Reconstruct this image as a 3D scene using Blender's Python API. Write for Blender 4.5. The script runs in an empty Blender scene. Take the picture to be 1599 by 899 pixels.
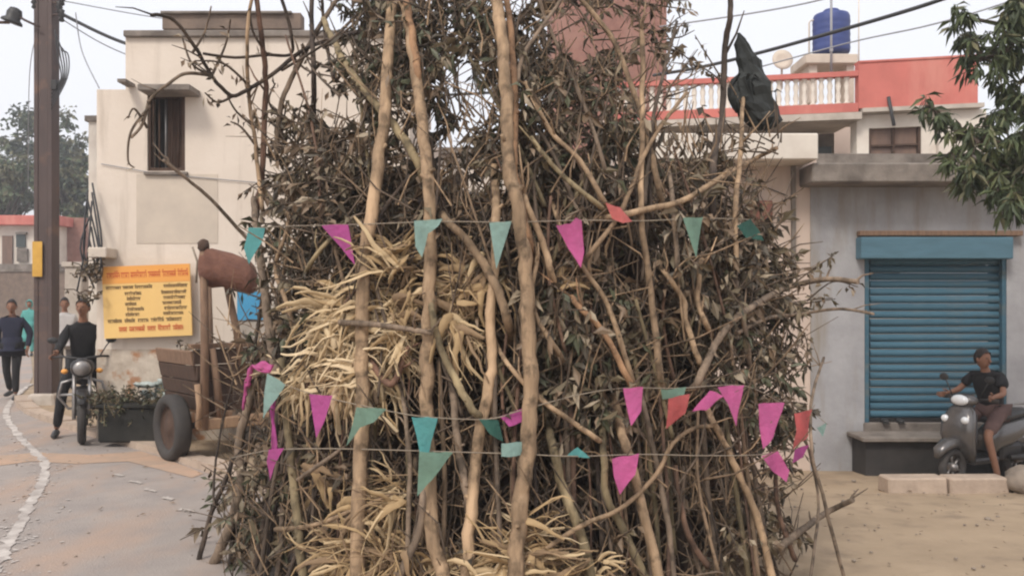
import bpy, bmesh, math, random
from mathutils import Vector, Matrix
import mathutils.noise as mnoise

random.seed(7)
R = math.radians
S = bpy.context.scene
COL = S.collection

# ------------------------------------------------------------------ camera, world, sun, exposure
F = 1385.0
CAMH = 1.75
HOR = 466.0
cam_data = bpy.data.cameras.new('camera')
cam = bpy.data.objects.new('camera', cam_data)
COL.objects.link(cam)
cam.location = (0, 0, CAMH)
cam.rotation_euler = (R(90), 0, 0)
cam_data.sensor_width = 36.0
cam_data.lens = 36.0 * F / 1599.0
cam_data.shift_y = (HOR - 449.5) / 1599.0
cam_data.clip_end = 2000
S.camera = cam

SUN_EL, SUN_AZ = R(48), R(205)      # azimuth clockwise from +Y: behind the camera, a little to the left
world = bpy.data.worlds.new('World')
S.world = world
world.use_nodes = True
wn, wl = world.node_tree.nodes, world.node_tree.links
wn.clear()
sky = wn.new('ShaderNodeTexSky')
sky.sky_type = 'NISHITA'
sky.sun_disc = False
sky.sun_elevation = SUN_EL
sky.sun_rotation = SUN_AZ
sky.dust_density = 6.0
sky.air_density = 1.2
wmix = wn.new('ShaderNodeMix'); wmix.data_type = 'RGBA'
wmix.inputs[0].default_value = 0.80
wl.new(sky.outputs[0], wmix.inputs[6])
wmix.inputs[7].default_value = (8.3, 8.3, 8.7, 1)      # pale overcast veil
bg = wn.new('ShaderNodeBackground')
bg.inputs[1].default_value = 0.10
wl.new(wmix.outputs[2], bg.inputs[0])
wo = wn.new('ShaderNodeOutputWorld')
wl.new(bg.outputs[0], wo.inputs[0])

sun_data = bpy.data.lights.new('sun', 'SUN')
sun_data.energy = 1.5
sun_data.angle = R(14)
sun_data.color = (1.0, 0.94, 0.86)
sun = bpy.data.objects.new('sun', sun_data)
COL.objects.link(sun)
sd = Vector((math.sin(SUN_AZ) * math.cos(SUN_EL), math.cos(SUN_AZ) * math.cos(SUN_EL), math.sin(SUN_EL)))
sun.rotation_euler = sd.to_track_quat('Z', 'Y').to_euler()
sun.location = (0, -5, 20)

S.view_settings.view_transform = 'Standard'
S.view_settings.look = 'None'
S.view_settings.exposure = 0.54
S.view_settings.gamma = 1.0
S.render.filter_size = 2.2
try:
    S.cycles.filter_width = 2.2
except Exception:
    pass

# ------------------------------------------------------------------ helpers
def P(u, v, d):
    return Vector(((u - 799.5) / F * d, d, CAMH - (v - HOR) / F * d))

def sstep(a, b, x):
    t = max(0.0, min(1.0, (x - a) / (b - a)))
    return t * t * (3 - 2 * t)

def zg(x, y):
    return -0.063 * max(0.0, min(y - 3, 12)) * sstep(-1.2, 2.6, x)

def G(u, v):
    """point of the ground seen at a photo pixel"""
    d = 3.0
    while d < 60:
        p = P(u, v, d)
        if p.z <= zg(p.x, p.y):
            return p
        d += 0.02
    return P(u, v, d)

def rnd(a, b):
    return random.uniform(a, b)

class MB:
    def __init__(s):
        s.v, s.f, s.m, s.smooth = [], [], [], []
    def add(s, vs, fs, mi=0, smooth=False):
        o = len(s.v)
        s.v.extend([tuple(q) for q in vs])
        for q in fs:
            s.f.append(tuple(i + o for i in q)); s.m.append(mi); s.smooth.append(smooth)
    def box(s, c, size, rot=None, mi=0, taper=(1, 1)):
        hx, hy, hz = size[0] / 2, size[1] / 2, size[2] / 2
        vs = []
        for z, t in ((-hz, (1, 1)), (hz, taper)):
            for x, y in ((-hx, -hy), (hx, -hy), (hx, hy), (-hx, hy)):
                q = Vector((x * t[0], y * t[1], z))
                if rot is not None: q = rot @ q
                vs.append(q + Vector(c))
        s.add(vs, [(0, 3, 2, 1), (4, 5, 6, 7), (0, 1, 5, 4), (1, 2, 6, 5), (2, 3, 7, 6), (3, 0, 4, 7)], mi)
    def tube(s, pts, rad, n=6, mi=0, caps=True, smooth=True, flat=1.0):
        pts = [Vector(p) for p in pts]
        k = len(pts)
        if not hasattr(rad, '__len__'): rad = [rad] * k
        t0 = (pts[1] - pts[0]).normalized()
        ref = Vector((0, 0, 1)) if abs(t0.z) < 0.9 else Vector((1, 0, 0))
        nrm = t0.cross(ref).normalized()
        vs = []
        for i in range(k):
            t = (pts[min(i + 1, k - 1)] - pts[max(i - 1, 0)])
            if t.length < 1e-9: t = t0.copy()
            t.normalize()
            nrm = nrm - t * nrm.dot(t)
            if nrm.length < 1e-6: nrm = t.orthogonal()
            nrm.normalize()
            b = t.cross(nrm)
            for j in range(n):
                a = 2 * math.pi * j / n
                vs.append(pts[i] + (nrm * math.cos(a) + b * math.sin(a) * flat) * rad[i])
        fs = []
        for i in range(k - 1):
            for j in range(n):
                fs.append((i * n + j, i * n + (j + 1) % n, (i + 1) * n + (j + 1) % n, (i + 1) * n + j))
        s.add(vs, fs, mi, smooth)
        if caps:
            o = len(s.v) - k * n
            s.f.append(tuple(o + j for j in reversed(range(n)))); s.m.append(mi); s.smooth.append(False)
            s.f.append(tuple(o + (k - 1) * n + j for j in range(n))); s.m.append(mi); s.smooth.append(False)
    def lathe(s, prof, c=(0, 0, 0), n=16, mi=0, rot=None, smooth=True):
        vs = []
        for r, z in prof:
            for j in range(n):
                a = 2 * math.pi * j / n
                q = Vector((r * math.cos(a), r * math.sin(a), z))
                if rot is not None: q = rot @ q
                vs.append(q + Vector(c))
        fs = []
        k = len(prof)
        for i in range(k - 1):
            for j in range(n):
                fs.append((i * n + j, i * n + (j + 1) % n, (i + 1) * n + (j + 1) % n, (i + 1) * n + j))
        fs.append(tuple(reversed(range(n)))); fs.append(tuple((k - 1) * n + j for j in range(n)))
        s.add(vs, fs, mi, smooth)
    def blob(s, c, size, rot=None, mi=0, nz=0.0, seed=0, rings=8, seg=12, freq=2.0):
        vs = []
        for i in range(rings + 1):
            th = math.pi * i / rings
            for j in range(seg):
                ph = 2 * math.pi * j / seg
                q = Vector((math.sin(th) * math.cos(ph), math.sin(th) * math.sin(ph), math.cos(th)))
                k = 1 + nz * mnoise.noise(q * freq + Vector((seed * 3.1, seed * 1.7, seed)))
                q = Vector((q.x * size[0] * k, q.y * size[1] * k, q.z * size[2] * k))
                if rot is not None: q = rot @ q
                vs.append(q + Vector(c))
        fs = []
        for i in range(rings):
            for j in range(seg):
                fs.append((i * seg + j, (i + 1) * seg + j, (i + 1) * seg + (j + 1) % seg, i * seg + (j + 1) % seg))
        s.add(vs, fs, mi, True)
    def prism(s, poly, axis, a, b, mi=0):
        """poly = 2-D outline; extruded along axis ('x' outline is y,z ; 'y' outline is x,z ; 'z' outline is x,y)"""
        def mk(p, t):
            return (t, p[0], p[1]) if axis == 'x' else (p[0], t, p[1]) if axis == 'y' else (p[0], p[1], t)
        n = len(poly)
        vs = [mk(p, a) for p in poly] + [mk(p, b) for p in poly]
        fs = [tuple(range(n)), tuple(reversed(range(n, 2 * n)))]
        for i in range(n):
            fs.append((i, i + n, (i + 1) % n + n, (i + 1) % n))
        s.add(vs, fs, mi)
    def build(s, name, mats, parent=None, origin=None, bevel=0.0, fixn=True):
        me = bpy.data.meshes.new(name)
        og = Vector(origin) if origin is not None else Vector((0, 0, 0))
        me.from_pydata([tuple(Vector(q) - og) for q in s.v], [], s.f)
        if not isinstance(mats, (list, tuple)): mats = [mats]
        for m in mats: me.materials.append(m)
        me.polygons.foreach_set('material_index', s.m)
        me.polygons.foreach_set('use_smooth', s.smooth)
        if fixn and len(s.f) < 20000:
            bm = bmesh.new(); bm.from_mesh(me)
            if bevel > 0:
                bmesh.ops.remove_doubles(bm, verts=bm.verts, dist=1e-5)
            bmesh.ops.recalc_face_normals(bm, faces=bm.faces)
            if bevel > 0:
                bmesh.ops.bevel(bm, geom=[e for e in bm.edges if len(e.link_faces) == 2 and e.calc_face_angle(0) > 0.5],
                                offset=bevel, segments=1, affect='EDGES', clamp_overlap=True)
            bm.to_mesh(me); bm.free()
        me.update()
        o = bpy.data.objects.new(name, me)
        COL.objects.link(o)
        o.location = og
        if parent is not None:
            o.parent = parent
            if origin is not None:
                o.location = og          # local coordinates of the parent
        return o

def tag(o, label=None, cat=None, group=None, kind=None):
    if label: o['label'] = label
    if cat: o['category'] = cat
    if group: o['group'] = group
    if kind: o['kind'] = kind
    return o

def thing(name, label, cat, loc=(0, 0, 0), rz=0.0, group=None):
    o = bpy.data.objects.new(name, None)
    COL.objects.link(o)
    o.location = loc
    o.rotation_euler = (0, 0, rz)
    o.empty_display_size = 0.2
    return tag(o, label, cat, group)

def smooth_line(pts, per=4):
    """Catmull-Rom through control points; each point a tuple of numbers"""
    n = len(pts)
    if n < 3:
        a, b = pts[0], pts[-1]
        return [tuple(a[k] + (b[k] - a[k]) * i / per for k in range(len(a))) for i in range(per + 1)]
    out = []
    for i in range(n - 1):
        p0, p1, p2, p3 = pts[max(i - 1, 0)], pts[i], pts[i + 1], pts[min(i + 2, n - 1)]
        for q in range(per):
            t = q / per
            out.append(tuple(0.5 * ((2 * p1[k]) + (-p0[k] + p2[k]) * t + (2 * p0[k] - 5 * p1[k] + 4 * p2[k] - p3[k]) * t * t
                                    + (-p0[k] + 3 * p1[k] - 3 * p2[k] + p3[k]) * t ** 3) for k in range(len(p1))))
    out.append(tuple(pts[-1]))
    return out

# ------------------------------------------------------------------ materials
def mat(name, c1, c2=None, scale=6.0, stretch=(1, 1, 1), rough=0.8, bump=0.0, bscale=None, metal=0.0,
        c3=None, s3=1.2, st3=(1, 1, 1), lo3=0.5, hi3=0.7, trans=0.0, spec=0.4, detail=6, lo=0.35, hi=0.65, rnd_obj=0.0):
    m = bpy.data.materials.new(name)
    m.use_nodes = True
    nt = m.node_tree; N, L = nt.nodes, nt.links
    b = N['Principled BSDF']
    b.inputs['Roughness'].default_value = rough
    b.inputs['Metallic'].default_value = metal
    b.inputs['Specular IOR Level'].default_value = spec
    if trans: b.inputs['Transmission Weight'].default_value = trans
    c1 = (*c1, 1)
    c2 = (*(c2 or tuple(x * 0.75 for x in c1[:3])), 1)
    tc = N.new('ShaderNodeTexCoord')
    def noise(scale, st, detail, lo, hi):
        mp = N.new('ShaderNodeMapping'); mp.inputs['Scale'].default_value = st
        L.new(tc.outputs['Object'], mp.inputs['Vector'])
        nz = N.new('ShaderNodeTexNoise'); nz.inputs['Scale'].default_value = scale
        nz.inputs['Detail'].default_value = detail; nz.inputs['Roughness'].default_value = 0.6
        L.new(mp.outputs[0], nz.inputs['Vector'])
        r = N.new('ShaderNodeMapRange'); r.inputs[1].default_value = lo; r.inputs[2].default_value = hi
        L.new(nz.outputs[0], r.inputs[0])
        return nz, r
    nz, r = noise(scale, stretch, detail, lo, hi)
    mx = N.new('ShaderNodeMix'); mx.data_type = 'RGBA'
    mx.inputs[6].default_value = c1; mx.inputs[7].default_value = c2
    L.new(r.outputs[0], mx.inputs[0])
    out = mx.outputs[2]
    if c3 is not None:
        _, r3 = noise(s3, st3, 5, lo3, hi3)
        m3 = N.new('ShaderNodeMix'); m3.data_type = 'RGBA'
        L.new(r3.outputs[0], m3.inputs[0]); L.new(out, m3.inputs[6]); m3.inputs[7].default_value = (*c3, 1)
        out = m3.outputs[2]
    if rnd_obj:
        oi = N.new('ShaderNodeObjectInfo')
        rr = N.new('ShaderNodeMapRange'); rr.inputs[3].default_value = 1 - rnd_obj; rr.inputs[4].default_value = 1 + rnd_obj
        L.new(oi.outputs['Random'], rr.inputs[0])
        vm = N.new('ShaderNodeVectorMath'); vm.operation = 'SCALE'
        L.new(out, vm.inputs[0]); L.new(rr.outputs[0], vm.inputs['Scale'])
        out = vm.outputs[0]
    L.new(out, b.inputs['Base Color'])
    if bump:
        bn = N.new('ShaderNodeBump'); bn.inputs['Strength'].default_value = bump; bn.inputs['Distance'].default_value = 0.02
        nb, _ = noise(bscale or scale * 3, stretch, 6, 0, 1)
        L.new(nb.outputs[0], bn.inputs['Height']); L.new(bn.outputs[0], b.inputs['Normal'])
    return m

M = {}
M['sand'] = mat('sandy_earth', (0.39, 0.295, 0.20), (0.30, 0.225, 0.15), 1.1, rough=0.95, bump=0.5, bscale=14, c3=(0.22, 0.165, 0.115), s3=2.4, lo3=0.5, hi3=0.74, detail=12)
M['asphalt'] = mat('worn_asphalt', (0.35, 0.305, 0.275), (0.29, 0.255, 0.235), 2.2, rough=0.9, bump=0.5, bscale=60, c3=(0.40, 0.29, 0.225), s3=0.9, st3=(1.6, .6, 1), lo3=0.48, hi3=0.7, detail=12)
M['dust'] = mat('pink_dust', (0.46, 0.31, 0.22), (0.38, 0.28, 0.21), 4, rough=0.95, bump=0.3)
M['kerb'] = mat('dusty_kerb', (0.47, 0.37, 0.29), (0.36, 0.28, 0.22), 5, rough=0.9, bump=0.4)
M['chalk'] = mat('chalk_white', (0.54, 0.495, 0.455), (0.335, 0.295, 0.27), 4, rough=0.95, bump=0.2, lo=0.42, hi=0.62)
M['chalk_faint'] = mat('faint_chalk', (0.50, 0.455, 0.415), (0.40, 0.355, 0.32), 9, rough=0.95)
M['cream'] = mat('cream_plaster', (0.70, 0.615, 0.53), (0.63, 0.545, 0.46), 1.2, rough=0.92, bump=0.3, bscale=14, c3=(0.42, 0.35, 0.285), s3=4.5, st3=(1, 1, 0.10), lo3=0.54, hi3=0.84, detail=10)
M['cream_patch'] = mat('repaired_plaster', (0.58, 0.50, 0.41), (0.50, 0.43, 0.36), 2.5, rough=0.9, bump=0.2)
M['brick_base'] = mat('crumbling_plaster', (0.42, 0.35, 0.28), (0.60, 0.52, 0.43), 5, rough=0.95, bump=0.8, bscale=9, c3=(0.38, 0.2, 0.11), s3=3.5, lo3=0.53, hi3=0.62)
M['pale'] = mat('pale_pink_plaster', (0.62, 0.50, 0.42), (0.55, 0.44, 0.37), 1.3, rough=0.9, bump=0.15, c3=(0.42, 0.34, 0.29), s3=1.1, st3=(1, 1, 0.3), lo3=0.58, hi3=0.8)
M['grey_wall'] = mat('grey_lime_wash', (0.40, 0.395, 0.405), (0.30, 0.295, 0.305), 2.0, rough=0.92, bump=0.4, bscale=10, c3=(0.27, 0.235, 0.195), s3=3.5, st3=(1, 1, .16), lo3=0.5, hi3=0.74, detail=10)
M['concrete'] = mat('stained_concrete', (0.26, 0.225, 0.195), (0.13, 0.11, 0.095), 3, rough=0.95, bump=0.5, bscale=12)
M['concrete_light'] = mat('light_concrete', (0.52, 0.46, 0.40), (0.38, 0.33, 0.28), 3, rough=0.95, bump=0.4)
M['roof_brick'] = mat('weathered_brick_parapet', (0.22, 0.165, 0.13), (0.15, 0.115, 0.095), 5, rough=0.95, bump=0.5)
M['white'] = mat('off_white_paint', (0.72, 0.66, 0.58), (0.62, 0.55, 0.48), 2.5, rough=0.85, bump=0.1, c3=(0.5, 0.42, 0.36), s3=1.8, st3=(1, 1, .3), lo3=0.6, hi3=0.8)
M['red_paint'] = mat('faded_red_paint', (0.56, 0.17, 0.14), (0.46, 0.14, 0.115), 2, rough=0.85, bump=0.15, c3=(0.60, 0.25, 0.2), s3=1.6, st3=(1, 1, .25), lo3=0.5, hi3=0.72)
M['tower'] = mat('dusty_red_brick', (0.31, 0.16, 0.125), (0.235, 0.118, 0.095), 5, rough=0.92, bump=0.5, c3=(0.34, 0.19, 0.15), s3=1.2)
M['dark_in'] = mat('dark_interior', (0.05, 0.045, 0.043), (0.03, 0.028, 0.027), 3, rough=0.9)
M['window_brown'] = mat('brown_window_board', (0.20, 0.125, 0.09), (0.14, 0.09, 0.07), 6, (1, 1, .3), rough=0.6, bump=0.2)
M['green_dark'] = mat('dark_green_glass', (0.06, 0.075, 0.075), (0.045, 0.055, 0.055), 2, rough=0.35)
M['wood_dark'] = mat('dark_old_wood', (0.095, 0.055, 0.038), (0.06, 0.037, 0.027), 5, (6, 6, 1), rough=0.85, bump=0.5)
M['wood'] = mat('weathered_wood', (0.25, 0.155, 0.10), (0.17, 0.105, 0.07), 5, (6, 6, 1), rough=0.85, bump=0.5)
M['wood_tan'] = mat('tan_wood', (0.40, 0.26, 0.16), (0.30, 0.19, 0.12), 5, (6, 6, 1), rough=0.85, bump=0.5)
M['pole'] = mat('rusty_pole_paint', (0.095, 0.068, 0.062), (0.07, 0.05, 0.047), 4, (1, 1, .3), rough=0.7, bump=0.2, c3=(0.14, 0.085, 0.065), s3=3, lo3=.55, hi3=.7)
M['yellow'] = mat('yellow_plate', (0.62, 0.36, 0.07), (0.5, 0.28, 0.05), 5, rough=0.7)
M['sign_yellow'] = mat('sign_yellow_vinyl', (0.80, 0.53, 0.19), (0.74, 0.48, 0.18), 2, rough=0.6)
M['sign_orange'] = mat('sign_orange_vinyl', (0.78, 0.36, 0.08), (0.74, 0.33, 0.08), 2, rough=0.6)
M['ink'] = mat('black_ink', (0.10, 0.06, 0.03), (0.13, 0.08, 0.035), 3, rough=0.7)
M['ink_red'] = mat('red_ink', (0.55, 0.10, 0.03), (0.5, 0.09, 0.03), 3, rough=0.7)
M['shutter'] = mat('blue_shutter_paint', (0.062, 0.145, 0.20), (0.05, 0.118, 0.165), 3, (1, 1, 4), rough=0.55, bump=0.1, c3=(0.13, 0.155, 0.155), s3=3.2, st3=(.5, 1, 2.5), lo3=.5, hi3=.72, spec=0.3, rnd_obj=0.12)
M['shutter_box'] = mat('blue_box_paint', (0.09, 0.185, 0.245), (0.07, 0.145, 0.19), 3, (.6, 1, 3), rough=0.55, bump=0.1)
M['rubber'] = mat('tyre_rubber', (0.045, 0.041, 0.04), (0.06, 0.053, 0.048), 8, rough=0.85, bump=0.2)
M['black_plastic'] = mat('black_plastic', (0.03, 0.03, 0.032), (0.04, 0.038, 0.037), 6, rough=0.5)
M['steel'] = mat('dull_steel', (0.36, 0.35, 0.34), (0.24, 0.22, 0.21), 6, rough=0.4, metal=0.7)
M['scooter'] = mat('silver_grey_paint', (0.15, 0.142, 0.14), (0.12, 0.113, 0.11), 4, rough=0.25, metal=0.5, spec=0.6)
M['scooter_dark'] = mat('dark_grey_panel', (0.035, 0.032, 0.032), (0.028, 0.026, 0.026), 4, rough=0.4)
M['lamp_glass'] = mat('lamp_glass', (0.80, 0.82, 0.84), (0.72, 0.74, 0.76), 5, rough=0.1, spec=0.8)
M['skin'] = mat('brown_skin', (0.27, 0.135, 0.085), (0.23, 0.115, 0.072), 10, rough=0.6)
M['hair'] = mat('black_hair', (0.018, 0.014, 0.013), (0.03, 0.022, 0.02), 40, rough=0.6)
M['black_cloth'] = mat('black_cotton', (0.012, 0.0115, 0.013), (0.02, 0.019, 0.02), 12, rough=0.9, bump=0.3)
M['navy_cloth'] = mat('navy_cloth', (0.013, 0.015, 0.034), (0.02, 0.021, 0.038), 10, rough=0.9, bump=0.3)
M['teal_cloth'] = mat('teal_cloth', (0.10, 0.36, 0.33), (0.08, 0.28, 0.26), 8, rough=0.85, bump=0.3)
M['white_cloth'] = mat('white_cloth', (0.55, 0.53, 0.52), (0.45, 0.43, 0.43), 8, rough=0.9, bump=0.3)
M['grey_cloth'] = mat('grey_cloth', (0.22, 0.2, 0.2), (0.16, 0.15, 0.15), 8, rough=0.9, bump=0.3)
M['maroon_cloth'] = mat('brown_shorts_cloth', (0.14, 0.085, 0.075), (0.10, 0.06, 0.055), 8, rough=0.9, bump=0.3)
M['eye'] = mat('eye_dark', (0.02, 0.015, 0.012), None, 5, rough=0.3)
M['lip'] = mat('lip', (0.22, 0.09, 0.07), None, 5, rough=0.5)
M['tank_blue'] = mat('blue_tank_plastic', (0.045, 0.07, 0.23), (0.04, 0.06, 0.19), 3, (1, 1, .4), rough=0.55, bump=0.05)
M['dish'] = mat('cream_dish_paint', (0.62, 0.54, 0.45), (0.52, 0.45, 0.38), 4, rough=0.7)
M['cable'] = mat('black_cable', (0.05, 0.05, 0.055), (0.06, 0.06, 0.062), 6, rough=0.7)
M['wire'] = mat('grey_wire', (0.32, 0.32, 0.34), (0.26, 0.26, 0.28), 6, rough=0.6)
M['sack'] = mat('brown_sack_cloth', (0.20, 0.095, 0.066), (0.14, 0.066, 0.048), 9, rough=0.95, bump=0.8, bscale=30)
M['blue_board'] = mat('bright_blue_board', (0.07, 0.33, 0.56), (0.06, 0.28, 0.5), 3, rough=0.6)
M['plastic_pale'] = mat('pale_polythene', (0.42, 0.46, 0.43), (0.30, 0.35, 0.33), 12, rough=0.4, bump=0.4)
M['trough'] = mat('black_tarred_tank', (0.016, 0.016, 0.014), (0.03, 0.028, 0.024), 5, rough=0.9, bump=0.5)
M['stone'] = mat('rough_stone', (0.30, 0.25, 0.2), (0.22, 0.18, 0.15), 6, rough=0.95, bump=0.6)
M['meter'] = mat('red_brown_box', (0.20, 0.08, 0.055), (0.16, 0.065, 0.045), 4, rough=0.7)
M['black_poly'] = mat('black_polythene', (0.016, 0.019, 0.018), (0.028, 0.031, 0.029), 6, rough=0.7, bump=0.6, bscale=9)
M['string'] = mat('jute_string', (0.30, 0.25, 0.19), (0.22, 0.18, 0.14), 20, rough=0.9)
# barks
def bark(name, c1, c2):
    m = mat(name, c1, tuple(x * 0.68 for x in c2), 13, (1, 1, 0.16), rough=0.9, bump=1.0, bscale=26, c3=tuple(x * 0.36 for x in c2), s3=9, lo3=.50, hi3=.66, lo=.36, hi=.64, rnd_obj=0.2)
    nt = m.node_tree; N, L = nt.nodes, nt.links
    b = N['Principled BSDF']; src = b.inputs['Base Color'].links[0].from_socket
    tc = N.new('ShaderNodeTexCoord'); oi = N.new('ShaderNodeObjectInfo')
    mp = N.new('ShaderNodeMapping'); mp.inputs['Scale'].default_value = (1, 1, .3)
    L.new(tc.outputs['Object'], mp.inputs['Vector'])
    nz = N.new('ShaderNodeTexNoise'); nz.noise_dimensions = '4D'; nz.inputs['Scale'].default_value = 4.5; nz.inputs['Detail'].default_value = 7
    L.new(mp.outputs[0], nz.inputs['Vector'])
    mu = N.new('ShaderNodeMath'); mu.operation = 'MULTIPLY'; mu.inputs[1].default_value = 30; L.new(oi.outputs['Random'], mu.inputs[0]); L.new(mu.outputs[0], nz.inputs['W'])
    r = N.new('ShaderNodeMapRange'); r.inputs[1].default_value = .58; r.inputs[2].default_value = .66; L.new(nz.outputs[0], r.inputs[0])
    mx = N.new('ShaderNodeMix'); mx.data_type = 'RGBA'; L.new(r.outputs[0], mx.inputs[0]); L.new(src, mx.inputs[6]); mx.inputs[7].default_value = (min(1, c1[0] * 1.35), min(1, c1[1] * 1.35), min(1, c1[2] * 1.35), 1)
    L.new(mx.outputs[2], b.inputs['Base Color'])
    return m
M['bark_tan'] = bark('tan_bark', (0.40, 0.275, 0.17), (0.285, 0.195, 0.12))
M['bark_orange'] = bark('orange_bark', (0.38, 0.22, 0.12), (0.28, 0.16, 0.09))
M['bark_grey'] = bark('grey_brown_bark', (0.285, 0.21, 0.15), (0.195, 0.145, 0.105))
M['bark_green'] = bark('olive_bark', (0.29, 0.225, 0.13), (0.20, 0.155, 0.09))
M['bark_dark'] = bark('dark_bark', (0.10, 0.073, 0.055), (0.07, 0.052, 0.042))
M['bark_red'] = bark('reddish_bark', (0.25, 0.14, 0.095), (0.18, 0.105, 0.075))
M['stick_tan'] = bark('shaded_tan_bark', (0.24, 0.165, 0.105), (0.165, 0.113, 0.072))  # darker bark copies for filler sticks: shade within the heap put into colour
M['stick_grey'] = bark('shaded_grey_bark', (0.155, 0.113, 0.082), (0.10, 0.075, 0.055))
M['stick_green'] = bark('shaded_olive_bark', (0.17, 0.132, 0.075), (0.115, 0.09, 0.052))
M['stick_dark'] = bark('shaded_dark_bark', (0.08, 0.057, 0.042), (0.055, 0.04, 0.032))
M['stick_red'] = bark('shaded_reddish_bark', (0.18, 0.105, 0.07), (0.12, 0.072, 0.05))
# foliage: tones vary leaf by leaf
def leafmat(name, c):
    return mat(name, c, tuple(x * 0.8 for x in c), 14, rough=0.55, spec=0.35)
DRY = [leafmat('dry_leaf_olive', (0.155, 0.122, 0.074)), leafmat('dry_leaf_brown', (0.205, 0.143, 0.092)),
       leafmat('dry_leaf_dark', (0.075, 0.06, 0.041)), leafmat('dry_leaf_pale', (0.33, 0.265, 0.185)), leafmat('dry_leaf_green', (0.10, 0.105, 0.063))]
GREEN = [leafmat('mango_leaf_a', (0.085, 0.108, 0.045)), leafmat('mango_leaf_b', (0.12, 0.135, 0.06)),
         leafmat('mango_leaf_c', (0.052, 0.07, 0.032)), leafmat('mango_leaf_d', (0.17, 0.16, 0.085))]
FAR = [leafmat('far_leaf_a', (0.075, 0.105, 0.055)), leafmat('far_leaf_b', (0.11, 0.14, 0.07)), leafmat('far_leaf_c', (0.14, 0.135, 0.07)),
       leafmat('far_leaf_d', (0.04, 0.058, 0.04))]
STRAW = [mat('straw_cream', (0.58, 0.44, 0.265), (0.45, 0.33, 0.19), 10, rough=0.85), mat('straw_gold', (0.41, 0.285, 0.15), (0.31, 0.21, 0.11), 10, rough=0.85),
         mat('straw_brown', (0.26, 0.175, 0.10), (0.19, 0.125, 0.073), 10, rough=0.85), mat('straw_pale', (0.70, 0.555, 0.365), (0.58, 0.45, 0.28), 10, rough=0.85)]
FLAG = {
    'pink': mat('pink_paper', (0.72, 0.155, 0.40), (0.505, 0.132, 0.294), 7, rough=0.8, bump=0.6, bscale=30, lo=.3, hi=.75),
    'magenta': mat('magenta_paper', (0.56, 0.11, 0.36), (0.400, 0.103, 0.268), 7, rough=0.8, bump=0.6, bscale=30, lo=.3, hi=.75),
    'teal': mat('teal_paper', (0.13, 0.42, 0.42), (0.116, 0.307, 0.307), 7, rough=0.8, bump=0.6, bscale=30, lo=.3, hi=.75),
    'aqua': mat('pale_aqua_paper', (0.34, 0.52, 0.47), (0.254, 0.373, 0.340), 7, rough=0.8, bump=0.6, bscale=30, lo=.3, hi=.75),
    'green': mat('faded_green_paper', (0.22, 0.36, 0.28), (0.175, 0.268, 0.215), 7, rough=0.8, bump=0.6, bscale=30, lo=.3, hi=.75),
    'dgreen': mat('dark_green_paper', (0.05, 0.15, 0.12), (0.063, 0.129, 0.109), 7, rough=0.8, bump=0.6, bscale=30, lo=.3, hi=.75),
    'red': mat('red_paper', (0.60, 0.13, 0.13), (0.426, 0.116, 0.116), 7, rough=0.8, bump=0.6, bscale=30, lo=.3, hi=.75),
    'coral': mat('coral_paper', (0.75, 0.20, 0.19), (0.525, 0.162, 0.155), 7, rough=0.8, bump=0.6, bscale=30, lo=.3, hi=.75),
}

for fm in FLAG.values():                                   # thin paper lets some light through
    nt = fm.node_tree; b_ = nt.nodes['Principled BSDF']; b_.inputs['Specular IOR Level'].default_value = .15
    tr_ = nt.nodes.new('ShaderNodeBsdfTranslucent'); ms_ = nt.nodes.new('ShaderNodeMixShader'); ms_.inputs[0].default_value = .35
    out_ = nt.nodes['Material Output']
    nt.links.new(b_.inputs['Base Color'].links[0].from_socket, tr_.inputs['Color'])
    nt.links.new(b_.outputs[0], ms_.inputs[1]); nt.links.new(tr_.outputs[0], ms_.inputs[2]); nt.links.new(ms_.outputs[0], out_.inputs['Surface'])

# ------------------------------------------------------------------ the ground
def terrain():
    mb = MB()
    xs = [-300, -150, -60, -30] + [i * 0.5 for i in range(-32, 33)] + [30, 60, 150, 300]
    ys = [-30, -5, 1] + [2 + i * 0.5 for i in range(0, 60)] + [40, 60, 100, 200, 350]
    vs, fs = [], []
    for y in ys:
        for x in xs:
            k = sstep(-2, 0.5, x)
            vs.append((x, y, zg(x, y) + k * 0.02 * mnoise.noise(Vector((x * 0.9, y * 0.9, 0)))))
    w = len(xs)
    for j in range(len(ys) - 1):
        for i in range(w - 1):
            fs.append((j * w + i, j * w + i + 1, (j + 1) * w + i + 1, (j + 1) * w + i))
    mb.add(vs, fs, 0, True)
    tag(mb.build('ground', M['sand'], fixn=False), kind='structure')
terrain()

def sheet(name, poly, z, m, dens=None):
    me = bpy.data.meshes.new(name)
    bm = bmesh.new()
    vs = [bm.verts.new((x, y, z + zg(x, y))) for x, y in poly]
    bm.faces.new(vs)
    bmesh.ops.triangulate(bm, faces=bm.faces)
    bmesh.ops.recalc_face_normals(bm, faces=bm.faces)
    for f in bm.faces:
        if f.normal.z < 0: f.normal_flip()
    bm.to_mesh(me); bm.free()
    me.materials.append(m)
    o = bpy.data.objects.new(name, me); COL.objects.link(o)
    return tag(o, kind='structure')

edge_px = [(345, 748), (300, 731), (250, 713), (200, 699), (160, 688), (125, 678), (95, 668), (60, 656), (38, 646), (26, 636), (22, 626)]
edge = []
for (u, v) in edge_px:
    d = CAMH * F / (v - HOR); edge.append(((u - 799.5) / F * d, d))
road_poly = [(-45, 2.0), (-1.25, 2.0), (-1.3, 6.0), (-2.0, 7.6)] + edge + [(-9.3, 17), (-10.8, 20), (-15.2, 28), (-24, 44), (-60, 46)]
sheet('road', road_poly, 0.012, M['asphalt'])

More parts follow.
